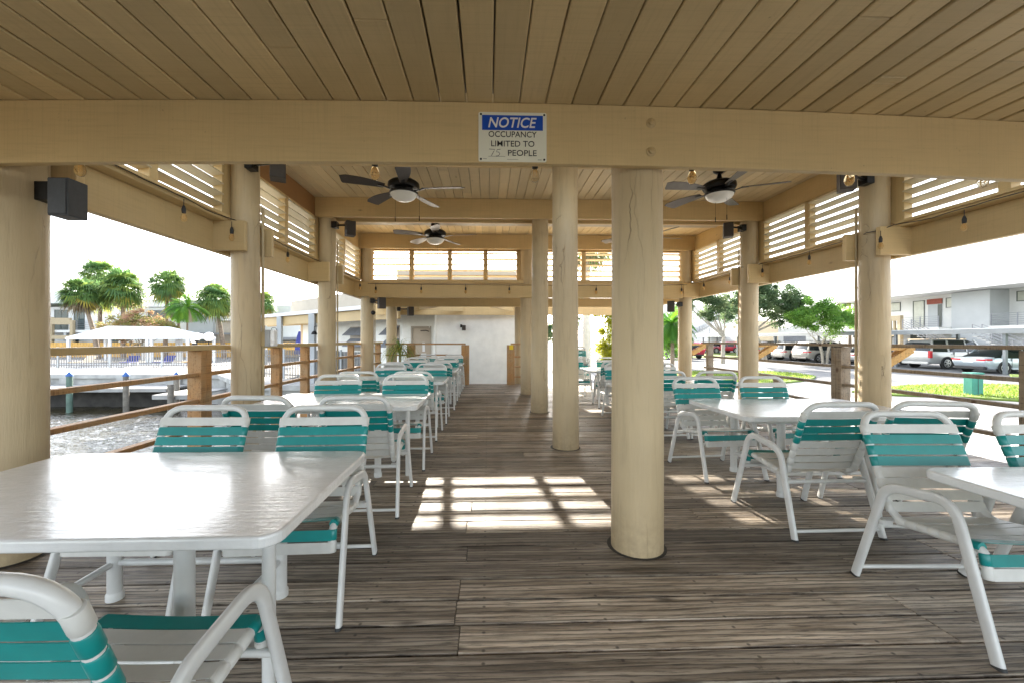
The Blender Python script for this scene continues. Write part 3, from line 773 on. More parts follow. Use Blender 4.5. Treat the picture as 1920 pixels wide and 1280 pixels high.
def make_chair():
    t = thing('strap_chair', 'x', 'chair')
    for s_ in (-1, 1):
        bm = NBM()
        pts = fillet([(s_*.322, -.360, 0), (s_*.300, -.185, .592), (s_*.300, .165, .640), (s_*.316, .358, 0)], [0, .085, .10, 0], 7)
        sweep(bm, pts, .0250, .0140, n=12, up=(1, 0, 0), sq=.62)
        a = obj('arm_frame', bm, 'frame', t, smooth=True)
        bm = NBM(); sweep(bm, [(s_*.322, -.361, -.001), (s_*.3215, -.3575, .012)], .0262, .0152, n=12, up=(1, 0, 0), sq=.62)
        obj('foot_cap', bm, 'rubber', a, smooth=True); bm = NBM()
        sweep(bm, [(s_*.3162, .359, -.001), (s_*.3158, .3555, .012)], .0262, .0152, n=12, up=(1, 0, 0), sq=.62)
        obj('foot_cap', bm, 'rubber', a, smooth=True)
    bm = NBM(); xs = .252
    up_ = [(-xs, .268, .335), (-xs, .248, .462), (-xs, -.185, .405), (-.262, -.395, .955)]
    pts = fillet(up_+[(-p[0], p[1], p[2]) for p in up_[::-1]], [0, .055, .09, .115, .115, .09, .055, 0], 7)
    sweep(bm, pts, .0195, n=14, up=(0, 1, 0)); obj('tube_frame', bm, 'frame', t, smooth=True)
    for nm, y, z, xw, r_ in (('seat_crossbar', -.246, .378, .302, .0145), ('seat_crossbar', .240, .352, .302, .0135), ('floor_crossbar', -.340, .062, .315, .0115)):
        bm = NBM(); sweep(bm, [(-xw, y, z), (xw, y, z)], r_, n=12); obj(nm, bm, 'frame', t, smooth=True)
    for s_ in (-1, 1): obj('hinge_bracket', B(s_*.275-.03, s_*.275+.03, -.222, -.196, .366, .395), 'frame', t, bevel=.004)
    # back straps, top to bottom
    a = Vector((-.395, .955)); b = Vector((-.185, .405)); d = (b-a).normalized(); nn = Vector((-d.y, d.x)); nn = nn if nn.x > 0 else -nn
    for k in range(8):
        p = a+d*(.092+.0615*k); m_ = 'strap_teal' if 1 <= k <= 3 else 'strap_white'
        xw = .262-.010*(k/8)
        strap('back_strap', m_, t, (p.x, p.y), (d.x, d.y), (nn.x, nn.y), xw, sag=random.uniform(.002, .007))['label'] = 'teal back strap' if m_ == 'strap_teal' else 'white back strap'
    a = Vector((-.135, .411)); b = Vector((.215, .458)); d = (b-a).normalized(); nn = Vector((-d.y, d.x))
    for k in range(7):
        p = a+(b-a)*(k/6); m_ = 'strap_teal' if k == 6 else 'strap_white'
        strap('seat_strap', m_, t, (p.x, p.y), (d.x, d.y), (nn.x, nn.y), xs, sag=random.uniform(.004, .012))['label'] = 'teal seat strap' if m_ == 'strap_teal' else 'white seat strap'
    for k, (m_) in enumerate(('strap_teal', 'strap_white')):
        strap('seat_strap', m_, t, (.254+.009*k, .415-.058*k), (.15, -1), (1, .15), xs, sag=.002)['label'] = 'teal front seat strap' if k == 0 else 'white front seat strap'
    return t
chair0 = make_chair(); index_kids(chair0); used = [False]
GC = 'teal and white strap chairs around the tables'
def put_chair(x, y, deg, label, z=0, group=GC):
    c = chair0 if not used[0] else copy_tree(chair0)
    used[0] = True
    c.location = (x, y, z); c.rotation_euler = (0, 0, R(deg)); c['label'] = label; c['group'] = group; return c
def rrect(hx, hy, r, n=6):
    out = []
    for cx, cy, a0 in ((hx-r, hy-r, 0), (-hx+r, hy-r, 90), (-hx+r, -hy+r, 180), (hx-r, -hy+r, 270)):
        for k in range(n+1):
            a = R(a0+90*k/n); out.append((cx+r*math.cos(a), cy+r*math.sin(a)))
    return out
def make_table():
    t = thing('dining_table', 'x', 'table')
    bm = NBM(); prism(bm, rrect(.865, .545, .075), .700, .745); obj('tabletop', bm, 'table', t, bevel=.010, seg=3)
    bm = NBM()
    for x0, x1, y0, y1 in ((-.60, .60, .37, .40), (-.60, .60, -.40, -.37), (-.60, -.57, -.368, .368), (.57, .60, -.368, .368)): box(bm, x0, x1, y0, y1, .655, .694)
    obj('apron', bm, 'frame', t, bevel=.003)
    P = [(-.44, -.36), (.44, -.36), (.44, .36), (-.44, .36)]
    for p in P:
        bm = NBM(); sweep(bm, [(*p, .004), (*p, .69)], .0335, n=18); l = obj('leg', bm, 'frame', t, smooth=True)
        bm = NBM(); lathe(bm, [(.040, 0), (.040, .035), (.034, .045)], 18, (*p, 0)); obj('foot', bm, 'frame', l, smooth=True)
    for a, b in ((0, 1), (2, 3)):
        bm = NBM(); sweep(bm, [(*P[a], .20), (*P[b], .20)], .017, n=10); obj('stretcher', bm, 'frame', t, smooth=True)
    for s_ in (-1, 1):
        bm = NBM(); sweep(bm, [(s_*.44, -.36, .20), (s_*.44, .36, .20)], .017, n=10); obj('stretcher', bm, 'frame', t, smooth=True)
    bm = NBM(); sweep(bm, [(.74, -.34, .004), (.74, -.34, .69)], .024, n=14)
    obj('side_support', bm, 'frame', t, smooth=True)
    return t
table0 = make_table(); index_kids(table0); usedt = [False]
def put_table(x, y, deg, label):
    c = table0 if not usedt[0] else copy_tree(table0)
    usedt[0] = True; c.location = (x, y, 0); c.rotation_euler = (0, 0, R(deg)); c['label'] = label; c['group'] = 'white painted tables in two rows'; return c
ords = ['nearest', 'second', 'third', 'fourth', 'fifth']
LT = [(-1.575, 1.955), (-1.57, 4.67), (-1.565, 7.04), (-1.56, 9.50), (-1.56, 11.75)]
for k, (x, y) in enumerate(LT):
    put_table(x, y, random.uniform(-.6, .6) if k else 0, 'white glossy table, %s of the row on the water side' % ords[k])
RT = [(3.08, 1.53), (3.07, 4.01), (3.06, 6.75), (3.05, 9.40)]
for k, (x, y) in enumerate(RT):
    put_table(x, y, random.uniform(-.8, .8) if k > 1 else 0, 'white glossy table, %s of the row on the parking side' % ords[k])
AW, CAM = 0, 180     # AW: sitter faces away from the lens; CAM: sitter faces it
for (x, y, dg, lab) in [
    (-1.03, 1.19, AW-2, 'cropped strap chair in the bottom left corner with its back to us'),
    (-1.05, 2.385, CAM+2, 'strap chair on the aisle side beyond the nearest water side table, front towards us'),
    (-1.84, 2.40, CAM-1, 'strap chair on the railing side beyond the nearest water side table, front towards us'),
    (-1.04, 3.645, AW+1, 'strap chair on the aisle side before the second water side table, back towards us'),
    (-1.78, 3.66, AW-2, 'strap chair on the railing side before the second water side table, back towards us'),
    (-1.01, 4.83, CAM+1, 'strap chair on the aisle side beyond the second water side table, front towards us'),
    (-1.83, 4.86, CAM+3, 'strap chair on the railing side beyond the second water side table, front towards us'),
    (-1.03, 6.14, AW-1, 'strap chair on the aisle side before the third water side table, back towards us'),
    (-1.80, 6.16, AW+2, 'strap chair on the railing side before the third water side table, back towards us'),
    (-1.02, 7.28, CAM+2, 'strap chair on the aisle side beyond the third water side table, front towards us'),
    (-1.78, 7.32, CAM-1, 'strap chair on the railing side beyond the third water side table, front towards us'),
    (-1.00, 8.62, AW+2, 'strap chair on the aisle side before the fourth water side table, back towards us'),
    (-1.76, 8.60, AW-1, 'strap chair on the railing side before the fourth water side table, back towards us'),
    (-1.02, 9.86, CAM+1, 'strap chair on the aisle side beyond the fourth water side table, front towards us'),
    (-1.78, 9.88, CAM-2, 'strap chair on the railing side beyond the fourth water side table, front towards us'),
    (-1.03, 11.02, AW, 'strap chair on the aisle side before the farthest water side table, back towards us'),
    (-1.77, 11.00, AW+2, 'strap chair on the railing side before the farthest water side table, back towards us'),
    (-1.02, 12.12, CAM, 'strap chair on the aisle side beyond the farthest water side table, front towards us'),
    (-1.78, 12.14, CAM+1, 'strap chair on the railing side beyond the farthest water side table, front towards us'),
    (2.50, 2.045, CAM-2, 'large strap chair at lower right beyond the cropped nearest parking side table'),
    (3.30, 2.02, CAM+3, 'strap chair cut by the right picture edge beyond the nearest parking side table'),
    (2.45, 3.19, AW+1, 'strap chair on the aisle side before the second parking side table, back towards us'),
    (3.20, 3.20, AW-9, 'strap chair turned slightly, railing side, before the second parking side table'),
    (2.43, 4.38, CAM+4, 'strap chair on the aisle side beyond the second parking side table, front towards us'),
    (3.24, 4.45, CAM, 'strap chair on the railing side beyond the second parking side table, front towards us'),
    (2.50, 6.12, AW, 'strap chair on the aisle side before the third parking side table, back towards us'),
    (3.24, 6.08, AW-8, 'strap chair on the railing side before the third parking side table, back towards us'),
    (2.45, 7.30, CAM+2, 'strap chair on the aisle side beyond the third parking side table, front towards us'),
    (3.22, 7.32, CAM-2, 'strap chair on the railing side beyond the third parking side table, front towards us'),
    (2.62, 8.78, AW-4, 'sunlit strap chair between two centre columns, before the farthest parking side table'),
    (3.36, 8.80, AW+3, 'strap chair on the railing side before the farthest parking side table, back towards us'),
    (2.12, 9.98, CAM+3, 'strap chair beyond the farthest parking side table at its aisle end'),
    (2.98, 9.96, CAM-2, 'strap chair beyond the farthest parking side table at its railing end, front towards us')]:
    put_chair(x, y, dg, lab)
for k in range(3):
    put_chair(2.62, 12.0+.03*k, CAM-6, 'strap chair in a stack near the far deck end, %s' % ('at the bottom of the stack', 'in the middle of the stack', 'on top of the stack')[k], z=.115*k+.004, group='stacked strap chairs at the far deck end')

# ================================================================ FANS
def make_fan(offset, drop_z, loc, label, light_blades=(), chains=(( -.14, .0), (.10, .02))):
    t = thing('ceiling_fan', label, 'ceiling fan', loc, 0, 'dark five blade ceiling fans')
    H = drop_z     # ceiling height above blade plane
    bm = NBM(); lathe(bm, [(.045, H-.085), (.085, H-.055), (.098, H-.012), (.098, H-.001)], 26); obj('ceiling_canopy', bm, 'black_metal', t, smooth=True)
    bm = NBM(); lathe(bm, [(.085, .125), (.045, .17), (.022, .25), (.016, .27), (.016, H-.07)], 20); obj('downrod', bm, 'black_metal', t, smooth=True)
    bm = NBM(); lathe(bm, [(.09, -.055), (.135, -.04), (.150, -.01), (.225, .0), (.245, .035), (.238, .085), (.20, .115), (.10, .135)], 36); obj('motor_housing', bm, 'black_metal', t, smooth=True)
    bm = NBM(); lathe(bm, [(.15, -.085), (.215, -.080), (.222, -.062), (.10, -.052)], 36); obj('light_fitter', bm, 'black_metal', t, smooth=True)
    bm = NBM(); lathe(bm, [(.002, -.195), (.06, -.190), (.12, -.170), (.17, -.138), (.200, -.100), (.205, -.084)], 36, capb=False); obj('light_bowl', bm, 'opal', t, smooth=True)
    for k in range(5):
        a = R(offset+72*k); rot = Matrix.Rotation(a, 4, 'Z')
        bm = NBM(); N = 12; rows = []
        pitch = R(13)
        for i in range(N+1):
            u = i/N; r_ = .30+.635*u
            hw = (.052+.052*math.sin(min(1, u*1.25)*math.pi/2)) * (1 if u < .93 else 1-.35*((u-.93)/.07)**2)
            skew = .0
            row = []
            for sgn in (-1, 1):
                yy = sgn*hw+(.018*math.sin(u*math.pi))
                for dz in (-.0035, .0035):
                    row.append(bm.verts.new((r_+(.025*sgn if i == N else 0), yy*math.cos(pitch)-dz*math.sin(pitch), yy*math.sin(pitch)+dz*math.cos(pitch)-.010*u)))
            rows.append(row)
        for A, Bq in zip(rows, rows[1:]):
            for q in ((0, 1), (1, 3), (3, 2), (2, 0)): bm.faces.new((A[q[0]], A[q[1]], Bq[q[1]], Bq[q[0]]))
        bm.faces.new((rows[0][0], rows[0][2], rows[0][3], rows[0][1])); bm.faces.new((rows[-1][0], rows[-1][1], rows[-1][3], rows[-1][2]))
        bmesh.ops.transform(bm, matrix=rot, verts=bm.verts); bmesh.ops.recalc_face_normals(bm, faces=bm.faces)
        bl = obj('blade', bm, 'blade_light' if k in light_blades else 'blade', t, smooth=True)
        bm = NBM(); pts = [(.14, 0, -.035), (.22, .012, -.030), (.30, -.004, -.008), (.40, .0, -.006)]
        sweep(bm, fillet(pts, .05, 4), .030, .006, n=8, up=(0, 0, 1)); bmesh.ops.transform(bm, matrix=rot, verts=bm.verts)
        obj('blade_bracket', bm, 'black_metal', bl, smooth=True)
    for (cx, cy) in chains:
        bm = NBM(); sweep(bm, [(cx, cy, -.10), (cx, cy, -.42)], .0022, n=6); lathe(bm, [(.007, -.50), (.007, -.425), (.003, -.42)], 8, (cx, cy, 0))
        obj('pull_chain', bm, 'black_metal', t, smooth=True)
    return t
make_fan(-8, .335, (-1.31, 6.52, 3.74), 'large ceiling fan with white bowl light, left of the notice sign under the front bay', chains=((-.135, .02), (.245, -.02)))
make_fan(-25, .335, (3.61, 6.38, 3.735), 'large ceiling fan with white bowl light, right of the big centre column', light_blades=(3, 4), chains=((-.05, .02), (.05, -.12)))
make_fan(-12, .262, (-1.19, 9.45, 3.743), 'smaller looking ceiling fan hung farther back, under the left half of the second bay', chains=((0.06, -.05), (.02, -.02)))
make_fan(5, .262, (3.55, 9.40, 3.743), 'distant ceiling fan mostly hidden behind the big centre column', light_blades=(0,), chains=((0, 0),))

# ================================================================ SPEAKERS, CONDUITS, BOXES, STRING LIGHTS, SIGN
def speaker(loc, rz, label, mat='speaker', sz=(.17, .19, .27), arm=(-.2, 0, .05), tiltx=0):
    t = thing('speaker', label, 'speaker', loc, rz, 'small box speakers on the poles'); t.rotation_euler = (R(tiltx), 0, rz)
    w_, d_, h_ = sz
    bm = NBM(); box(bm, -w_/2, w_/2, -d_/2, d_/2, -h_/2, h_/2); obj('cabinet', bm, mat, t, bevel=.006)
    bm = NBM(); box(bm, -w_/2+.008, w_/2-.008, -d_/2-.008, -d_/2-.0005, -h_/2+.008, h_/2-.008); obj('grille', bm, mat, t, bevel=.004)
    return t
def bracket(loc0, loc1, label):
    bm = NBM(); sweep(bm, [loc0, loc1], .018, n=10); a = Vector(loc0); box(bm, a.x-.05, a.x+.05, a.y-.07, a.y+.07, a.z-.06, a.z+.06)
    return tag(obj('speaker_bracket', bm, 'black_metal', None, bevel=.004), label, 'bracket', 'black brackets carrying the speakers')
speaker((-2.655, 2.72, 2.285), R(0), 'charcoal box speaker hanging at the top of the near left column', sz=(.125, .13, .235))
bracket((-2.87, 2.84, 2.36), (-2.70, 2.76, 2.32), 'black bracket between the near left column and its charcoal speaker')
tag(obj('junction_box', B(-2.965, -2.89, 2.53, 2.57, 2.285, 2.42), 'steel', None, bevel=.004), 'small tan box on the top of the near left column beside the speaker', 'box')
for (x, y, z, rz, c, lab) in [
    (-2.53, 5.10, 3.46, 25, (-2.90, 5.2), 'dark speaker under the raised ceiling beside the second left column'),
    (-2.60, 7.95, 3.49, 30, (-2.90, 8.0), 'small dark speaker above the third left column'),
    (-2.62, 10.35, 2.30, 28, (-2.90, 10.6), 'grey brown speaker low on the fourth left column'),
    (-2.40, 13.0, 2.28, 25, (-2.80, 13.2), 'grey speaker at the top of the farthest left column'),
    (4.52, 5.10, 3.41, -30, (4.96, 5.3), 'dark speaker behind the front beam beside the near right column'),
    (4.62, 7.86, 3.50, -25, (4.98, 8.0), 'small dark speaker beside the top of the second right column'),
    (4.66, 10.45, 2.24, -28, (5.0, 10.7), 'dark speaker low on the farthest right column')]:
    speaker((x, y, z), R(rz), lab, 'speaker_brown')
    bracket((c[0], c[1], z+.08), (x, y, z+.07), 'black bracket carrying the '+lab)
def conduit(x, y, z0, z1, label, r=.016, mat='column'):
    bm = NBM(); sweep(bm, [(x, y, z0), (x, y, z1)], r, n=10)
    for k in range(int((z1-z0)/.9)+1):
        z = z0+.3+.9*k
        if z < z1: lathe(bm, [(r+.005, 0), (r+.005, .02)], 10, (x, y, z))
    return tag(obj('conduit', bm, mat, None, smooth=True), label, 'conduit', 'thin conduits strapped to the poles')
conduit(-2.945, 2.84, 0, 2.30, 'thin tan conduit down the aisle side of the near left column', .018)
conduit(-2.92, 5.50, 0, 3.1, 'thin conduit up the aisle side of the second left column', .018, 'steel')
conduit(-2.92, 8.18, 0, 3.3, 'thin conduit up the aisle side of the third left column', .015, 'steel')
conduit(-2.92, 10.86, 0, 2.4, 'thin conduit up the fourth left column', .014, 'steel')
conduit(5.06, 5.56, 0, 3.2, 'thin conduit up the aisle side of the near right column', .016, 'steel')
conduit(5.07, 8.25, 0, 3.2, 'thin conduit up the aisle side of the second right column', .014, 'steel')
conduit(5.07, 10.92, 0, 2.4, 'thin conduit up the aisle side of the farthest right column', .014, 'steel')
bx = thing('outlet_box', 'grey and white weatherproof outlet box on the second left column', 'outlet box', (-2.84, 5.50, 1.42))
obj('cover', B(.035, .085, -.05, .05, -.10, .10), 'boxwhite', bx, bevel=.01); obj('body', B(-.03, .034, -.055, .055, -.105, .105), 'boxgrey', bx, bevel=.006)
obj('conduit_body', B(-.085, -.032, -.05, .0, -.10, .08), 'steel', bx, bevel=.006)
bm = NBM(); lathe(bm, [(.05, -.02), (.055, .03), (.03, .05)], 16); 
cl = obj('wall_lantern', bm, 'black_metal', None, smooth=True, loc=(-2.86, 10.5, 2.07), rot=(R(90), 0, 0)); tag(cl, 'small black lamp on the fourth left column beneath the speaker', 'lamp')

def string_lights(name, label, path, bulbs, hang=.075, mats=('bulb',)):
    t = thing(name, label, 'string lights', path[0], 0, 'strings of bulbs round the pavilion'); o = Vector(path[0])
    bm = NBM(); pts = []
    for a, b in zip(path, path[1:]):
        a = Vector(a); b = Vector(b); L_ = (b-a).length; n = max(2, int(L_/.12))
        for k in range(n): 
            u = k/n; pts.append(a.lerp(b, u)-Vector((0, 0, .025*math.sin(math.pi*u)))+Vector((0, 0, .004*math.sin(k*2.1)))-o)
    pts.append(Vector(path[-1])-o)
    sweep(bm, pts, .0055, n=6); obj('cable', bm, 'cable', t, smooth=True)
    for i, (x, y, z) in enumerate(bulbs):
        bm = NBM(); c = (x-o.x, y-o.y, z-o.z)
        sweep(bm, [(c[0], c[1], c[2]), (c[0], c[1], c[2]-hang)], .004, n=6)
        lathe(bm, [(.014, -hang-.075), (.019, -hang-.07), (.021, -hang-.03), (.012, -hang), (.006, -hang+.01)], 14, c)
        s_ = obj('bulb_socket', bm, 'rubber', t, smooth=True)
        z0 = -hang-.075
        bm = NBM(); lathe(bm, [(.004, z0-.088), (.018, z0-.082), (.029, z0-.062), (.031, z0-.045), (.024, z0-.018), (.013, z0)], 16, c)
        obj('bulb', bm, mats[i % len(mats)], s_, smooth=True)
        bm = NBM()
        for q in (-.008, 0, .008): sweep(bm, [(c[0]+q, c[1], c[2]+z0-.008), (c[0]+q*1.4, c[1], c[2]+z0-.055)], .0016, n=5)
        obj('filament', bm, 'filament', s_, smooth=True)
    return t
zc = 2.90
string_lights('string_light', 'string of amber bulbs hidden behind the front beam', [(-3.0, 2.75, 2.69), (4.9, 2.75, 2.69)],
              [(x, 2.75, 2.64) for x in (-2.61, -.74, .312, 1.37, 2.455, 3.40)], hang=.035, mats=('bulb', 'bulb', 'bulbclear'))
string_lights('string_light', 'string of bulbs along the ledge on the water side', [(-3.16, 2.9, 2.93), (-3.16, 4.45, 2.88), (-3.10, 5.15, 2.86), (-2.93, 5.45, 2.86), (-3.14, 5.9, 2.88), (-3.16, 7.9, 2.87), (-2.95, 8.1, 2.85), (-3.14, 8.6, 2.87), (-3.1, 10.4, 2.86)],
              [(-3.16, 4.43, 2.86), (-3.10, 5.14, 2.83), (-3.15, 6.66, 2.85), (-3.16, 7.88, 2.84), (-3.13, 9.0, 2.84), (-3.1, 10.2, 2.83)])
string_lights('string_light', 'string of bulbs along the ledge on the parking side', [(5.26, 2.9, 2.93), (5.25, 4.45, 2.85), (5.16, 5.12, 2.86), (4.96, 5.3, 2.80), (5.24, 5.8, 2.86), (5.26, 7.8, 2.86), (5.0, 8.05, 2.83), (5.24, 8.6, 2.85), (5.22, 10.5, 2.84)],
              [(5.25, 4.42, 2.83), (5.02, 5.16, 2.79), (5.24, 6.62, 2.85), (5.24, 7.78, 2.83), (5.24, 8.85, 2.83), (5.22, 9.9, 2.83)])
string_lights('string_light', 'string of bulbs across the far header under the end louvers', [(-3.0, 10.5, 2.80), (5.1, 10.5, 2.80)],
              [(x, 10.48, 2.79) for x in (-2.80, -1.67, -.56, .54, 2.75, 4.95)])

# notice sign
FONT = None
def text_mesh(name, s, mat, parent, loc, height, width=None, shear=0, bold=.0, depth=.0008, rot=(R(90), 0, 0)):
    cu = bpy.data.curves.new(name, 'FONT'); cu.body = s; cu.size = 1; cu.align_x = 'LEFT'; cu.extrude = 0.5; cu.shear = shear; cu.offset = bold; cu.resolution_u = 4
    o = bpy.data.objects.new('tmp', cu); COL.objects.link(o)
    dg = bpy.context.evaluated_depsgraph_get(); me = bpy.data.meshes.new_from_object(o.evaluated_get(dg)); bpy.data.objects.remove(o)
    xs = [v.co.x for v in me.vertices]; ys = [v.co.y for v in me.vertices]; x0, x1, y0, y1 = min(xs), max(xs), min(ys), max(ys)
    sy = height/(y1-y0); sx = (width/(x1-x0)) if width else sy
    for v in me.vertices: v.co = Vector(((v.co.x-(x0+x1)/2)*sx, (v.co.y-(y0+y1)/2)*sy, v.co.z*2*depth))
    me.materials.clear(); me.materials.append(M[mat]); me.name = name
    q = bpy.data.objects.new(name, me); COL.objects.link(q); q.parent = parent; q.location = loc; q.rotation_euler = rot; return q
# sign: x -.061 .. .367, z 2.512 .. 2.822 on the beam face at y 2.575
sg = thing('notice_sign', 'cream plastic notice sign with a blue NOTICE band screwed to the front beam', 'sign', (.153, 2.574, 2.652))
bm = NBM(); prism(bm, rrect(.211, .153, .012), 0, .003); bmesh.ops.rotate(bm, verts=bm.verts, matrix=Matrix.Rotation(R(90), 3, 'X'))
obj('panel', bm, 'sign_white', sg)
obj('blue_band', B(-.189, .188, -.0040, -.0031, .042, .134), 'sign_blue', sg)
text_mesh('lettering', 'NOTICE', 'sign_letter', sg, (-.001, -.0046, .089), .064, .300, shear=.22, bold=.014)
text_mesh('lettering', 'OCCUPANCY', 'sign_ink', sg, (.0, -.0038, .017), .036, .298, bold=.004)
text_mesh('lettering', 'LIMITED TO', 'sign_ink', sg, (.001, -.0038, -.041), .036, .268, bold=.004)
text_mesh('lettering', 'PEOPLE', 'sign_ink', sg, (.060, -.0038, -.098), .036, .178, bold=.004)
bm = NBM()
def stroke(pts, r=.0017):
    sweep(bm, [Vector((x, -.0036, z)) for x, z in pts], r, .0005, n=6, up=(0, 1, 0))
stroke([(-.146, -.076), (-.110, -.078), (-.118, -.092), (-.132, -.118)])
stroke([(-.075, -.076), (-.096, -.079), (-.100, -.093), (-.086, -.094), (-.079, -.104), (-.088, -.117), (-.104, -.119)])
obj('handwriting', bm, 'sign_ink', sg)
bm = NBM(); box(bm, -.150, -.046, -.0040, -.0031, -.1215, -.1200); box(bm, -.035, .034, -.0040, -.0031, -.1385, -.1372); box(bm, -.182, -.160, -.0040, -.0031, -.1372, -.1352); box(bm, .157, .180, -.0040, -.0031, -.1405, -.1378)
obj('fine_print', bm, 'sign_ink', sg)
for x in (-.196, .196):
    for z in (-.138, .139):
        bm = NBM(); lathe(bm, [(.0065, 0), (.0065, .002), (.004, .0035)], 14); bmesh.ops.rotate(bm, verts=bm.verts, matrix=Matrix.Rotation(R(90), 3, 'X')); bmesh.ops.translate(bm, verts=bm.verts, vec=(x, -.003, z)); obj('screw', bm, 'black_metal', sg, smooth=True)

# potted plant, far left of the deck
pt = thing('potted_plant', 'potted plant with long drooping strap leaves by the far left rail', 'plant', (-2.62, 12.45, 0))
bm = NBM(); lathe(bm, [(.13, 0), (.17, .02), (.22, .36), (.24, .40), (.20, .40), (.19, .36)], 24); obj('pot', bm, 'terracotta', pt, smooth=True)
bm = NBM(); sweep(bm, [(0, 0, .3), (.01, .0, .7), (0, .02, 1.1)], [.06, .04, .03], n=8); obj('stem', bm, 'trunkgrey', pt, smooth=True)
bm = NBM(); L = bm.faces.layers.float.new('rnd')
def ribbon(bm, L, p, d, ln, wd, droop, n=7, r=None):
    p = Vector(p); d = Vector(d).normalized(); s_ = d.cross(Vector((0, 0, 1)))
    if s_.length < .05: s_ = Vector((1, 0, 0))
    s_.normalize(); prev = None; rr = random.random() if r is None else r
    for k in range(n+1):
        u = k/n; wv = wd*(1-u)**.6*(.5+.5*min(1, u*4)) if k < n else wd*.02
        a = bm.verts.new(p+s_*wv/2); b = bm.verts.new(p-s_*wv/2)
        if prev: bm.faces.new((prev[0], prev[1], b, a))[L] = rr
        prev = (a, b); p = p+d*(ln/n); d = (d+Vector((0, 0, -droop/n))).normalized()
for k in range(170):
    a = random.uniform(0, 6.28); e = random.uniform(.35, 1.45); ribbon(bm, L, (0, 0, random.uniform(.95, 1.12)), (math.cos(a)*math.cos(e), math.sin(a)*math.cos(e), math.sin(e)), random.uniform(.6, 1.0), .022, 3.6)
obj('foliage', bm, 'palmleaf', pt)

# ================================================================ TREES
def tree_rnd(bm): return bm.faces.layers.float.get('rnd') or bm.faces.layers.float.new('rnd')
def palm(name, label, loc, h, cr, lean=(0, 0), leaf='palmleaf', dead=.25, n=120, tr=.17, group=None, trunk='trunk', kind='fan', seed=1):
    rnd = random.Random(seed); t = thing(name, label, 'palm', loc, 0, group); cr = cr*.92
    bm = NBM(); N = 9
    pts = [(lean[0]*(k/N)**1.4, lean[1]*(k/N)**1.4, h*k/N) for k in range(N+1)]; pts[0] = (0, 0, -.2)
    sweep(bm, pts, [tr*(1.35-.55*k/N+(.05 if k % 2 else 0)) for k in range(N+1)], n=10); obj('trunk', bm, trunk, t, smooth=True)
    top = Vector(pts[-1])
    bm = NBM(); L = tree_rnd(bm); bmd = NBM(); Ld = tree_rnd(bmd)
    for k in range(n):
        a = rnd.uniform(0, 6.28); u = rnd.random(); e = math.asin(-.88+1.86*u)
        isd = e < -.5 and rnd.random() < dead*1.6
        B_, L_ = (bmd, Ld) if isd else (bm, L)
        d = Vector((math.cos(a)*math.cos(e), math.sin(a)*math.cos(e), math.sin(e))); 
        if kind == 'fan':
            pl = cr*rnd.uniform(.30, .55); pe = top+d*pl-Vector((0, 0, .12*cr*(1-u)))
            s_ = d.cross(Vector((0, 0, 1))).normalized(); up_ = s_.cross(d)
            tw = rnd.uniform(-.5, .5); s_ = (s_*math.cos(tw)+up_*math.sin(tw)).normalized()
            m = 12; fl = cr*rnd.uniform(.55, .85); rr = rnd.random()*.6+(.4 if u < .25 and rnd.random() < .5 else 0)
            for j in range(m):
                g = (j/(m-1)-.5)*2.2; bd = (d*math.cos(g)+s_*math.sin(g)).normalized(); ww = fl*.085
                nrm = bd.cross(up_).normalized(); l2 = fl*(1-.25*abs(g)/1.25)
                p0 = pe; p1 = pe+bd*l2*.55+up_*.02; p2 = pe+bd*l2*.97+Vector((0, 0, -.42*l2*rnd.uniform(.3, 1.4)))
                v = [B_.verts.new(q) for q in (p0, p1+nrm*ww/2, p1-nrm*ww/2, p2)]
                B_.faces.new((v[0], v[1], v[2]))[L_] = rr; B_.faces.new((v[1], v[3], v[2]))[L_] = min(1, rr+.08)
            v = [B_.verts.new(q) for q in (top-s_*.02, top+s_*.02, pe+s_*.012, pe-s_*.012)]; B_.faces.new(v)[L_] = rr
        else:
            # pinnate frond: arching rachis with leaflets
            p = top.copy(); d = Vector((math.cos(a)*math.cos(max(e, -.1)), math.sin(a)*math.cos(max(e, -.1)), math.sin(max(e, -.1)))); ln = cr*rnd.uniform(1.0, 1.35); m = 14; rr = rnd.random()
            for j in range(m):
                q = p+d*ln/m; s_ = d.cross(Vector((0, 0, 1)))
                if s_.length < .05: s_ = Vector((1, 0, 0))
                s_.normalize()
                for sg_ in (-1, 1):
                    ll = cr*.34*math.sin(math.pi*(j+1.5)/(m+2)); tip = q+s_*sg_*ll*.8+d*ll*.4+Vector((0, 0, -ll*.5))
                    v = [B_.verts.new(x) for x in (p, q, tip)]; B_.faces.new(v)[L_] = min(1, rr*.8+rnd.random()*.2)
                p = q; d = (d+Vector((0, 0, -.13))).normalized()
    obj('crown', bm, leaf, t)
    if len(bmd.faces): obj('dead_fronds', bmd, 'palmdead', t)
    else: bmd.free()
    return t
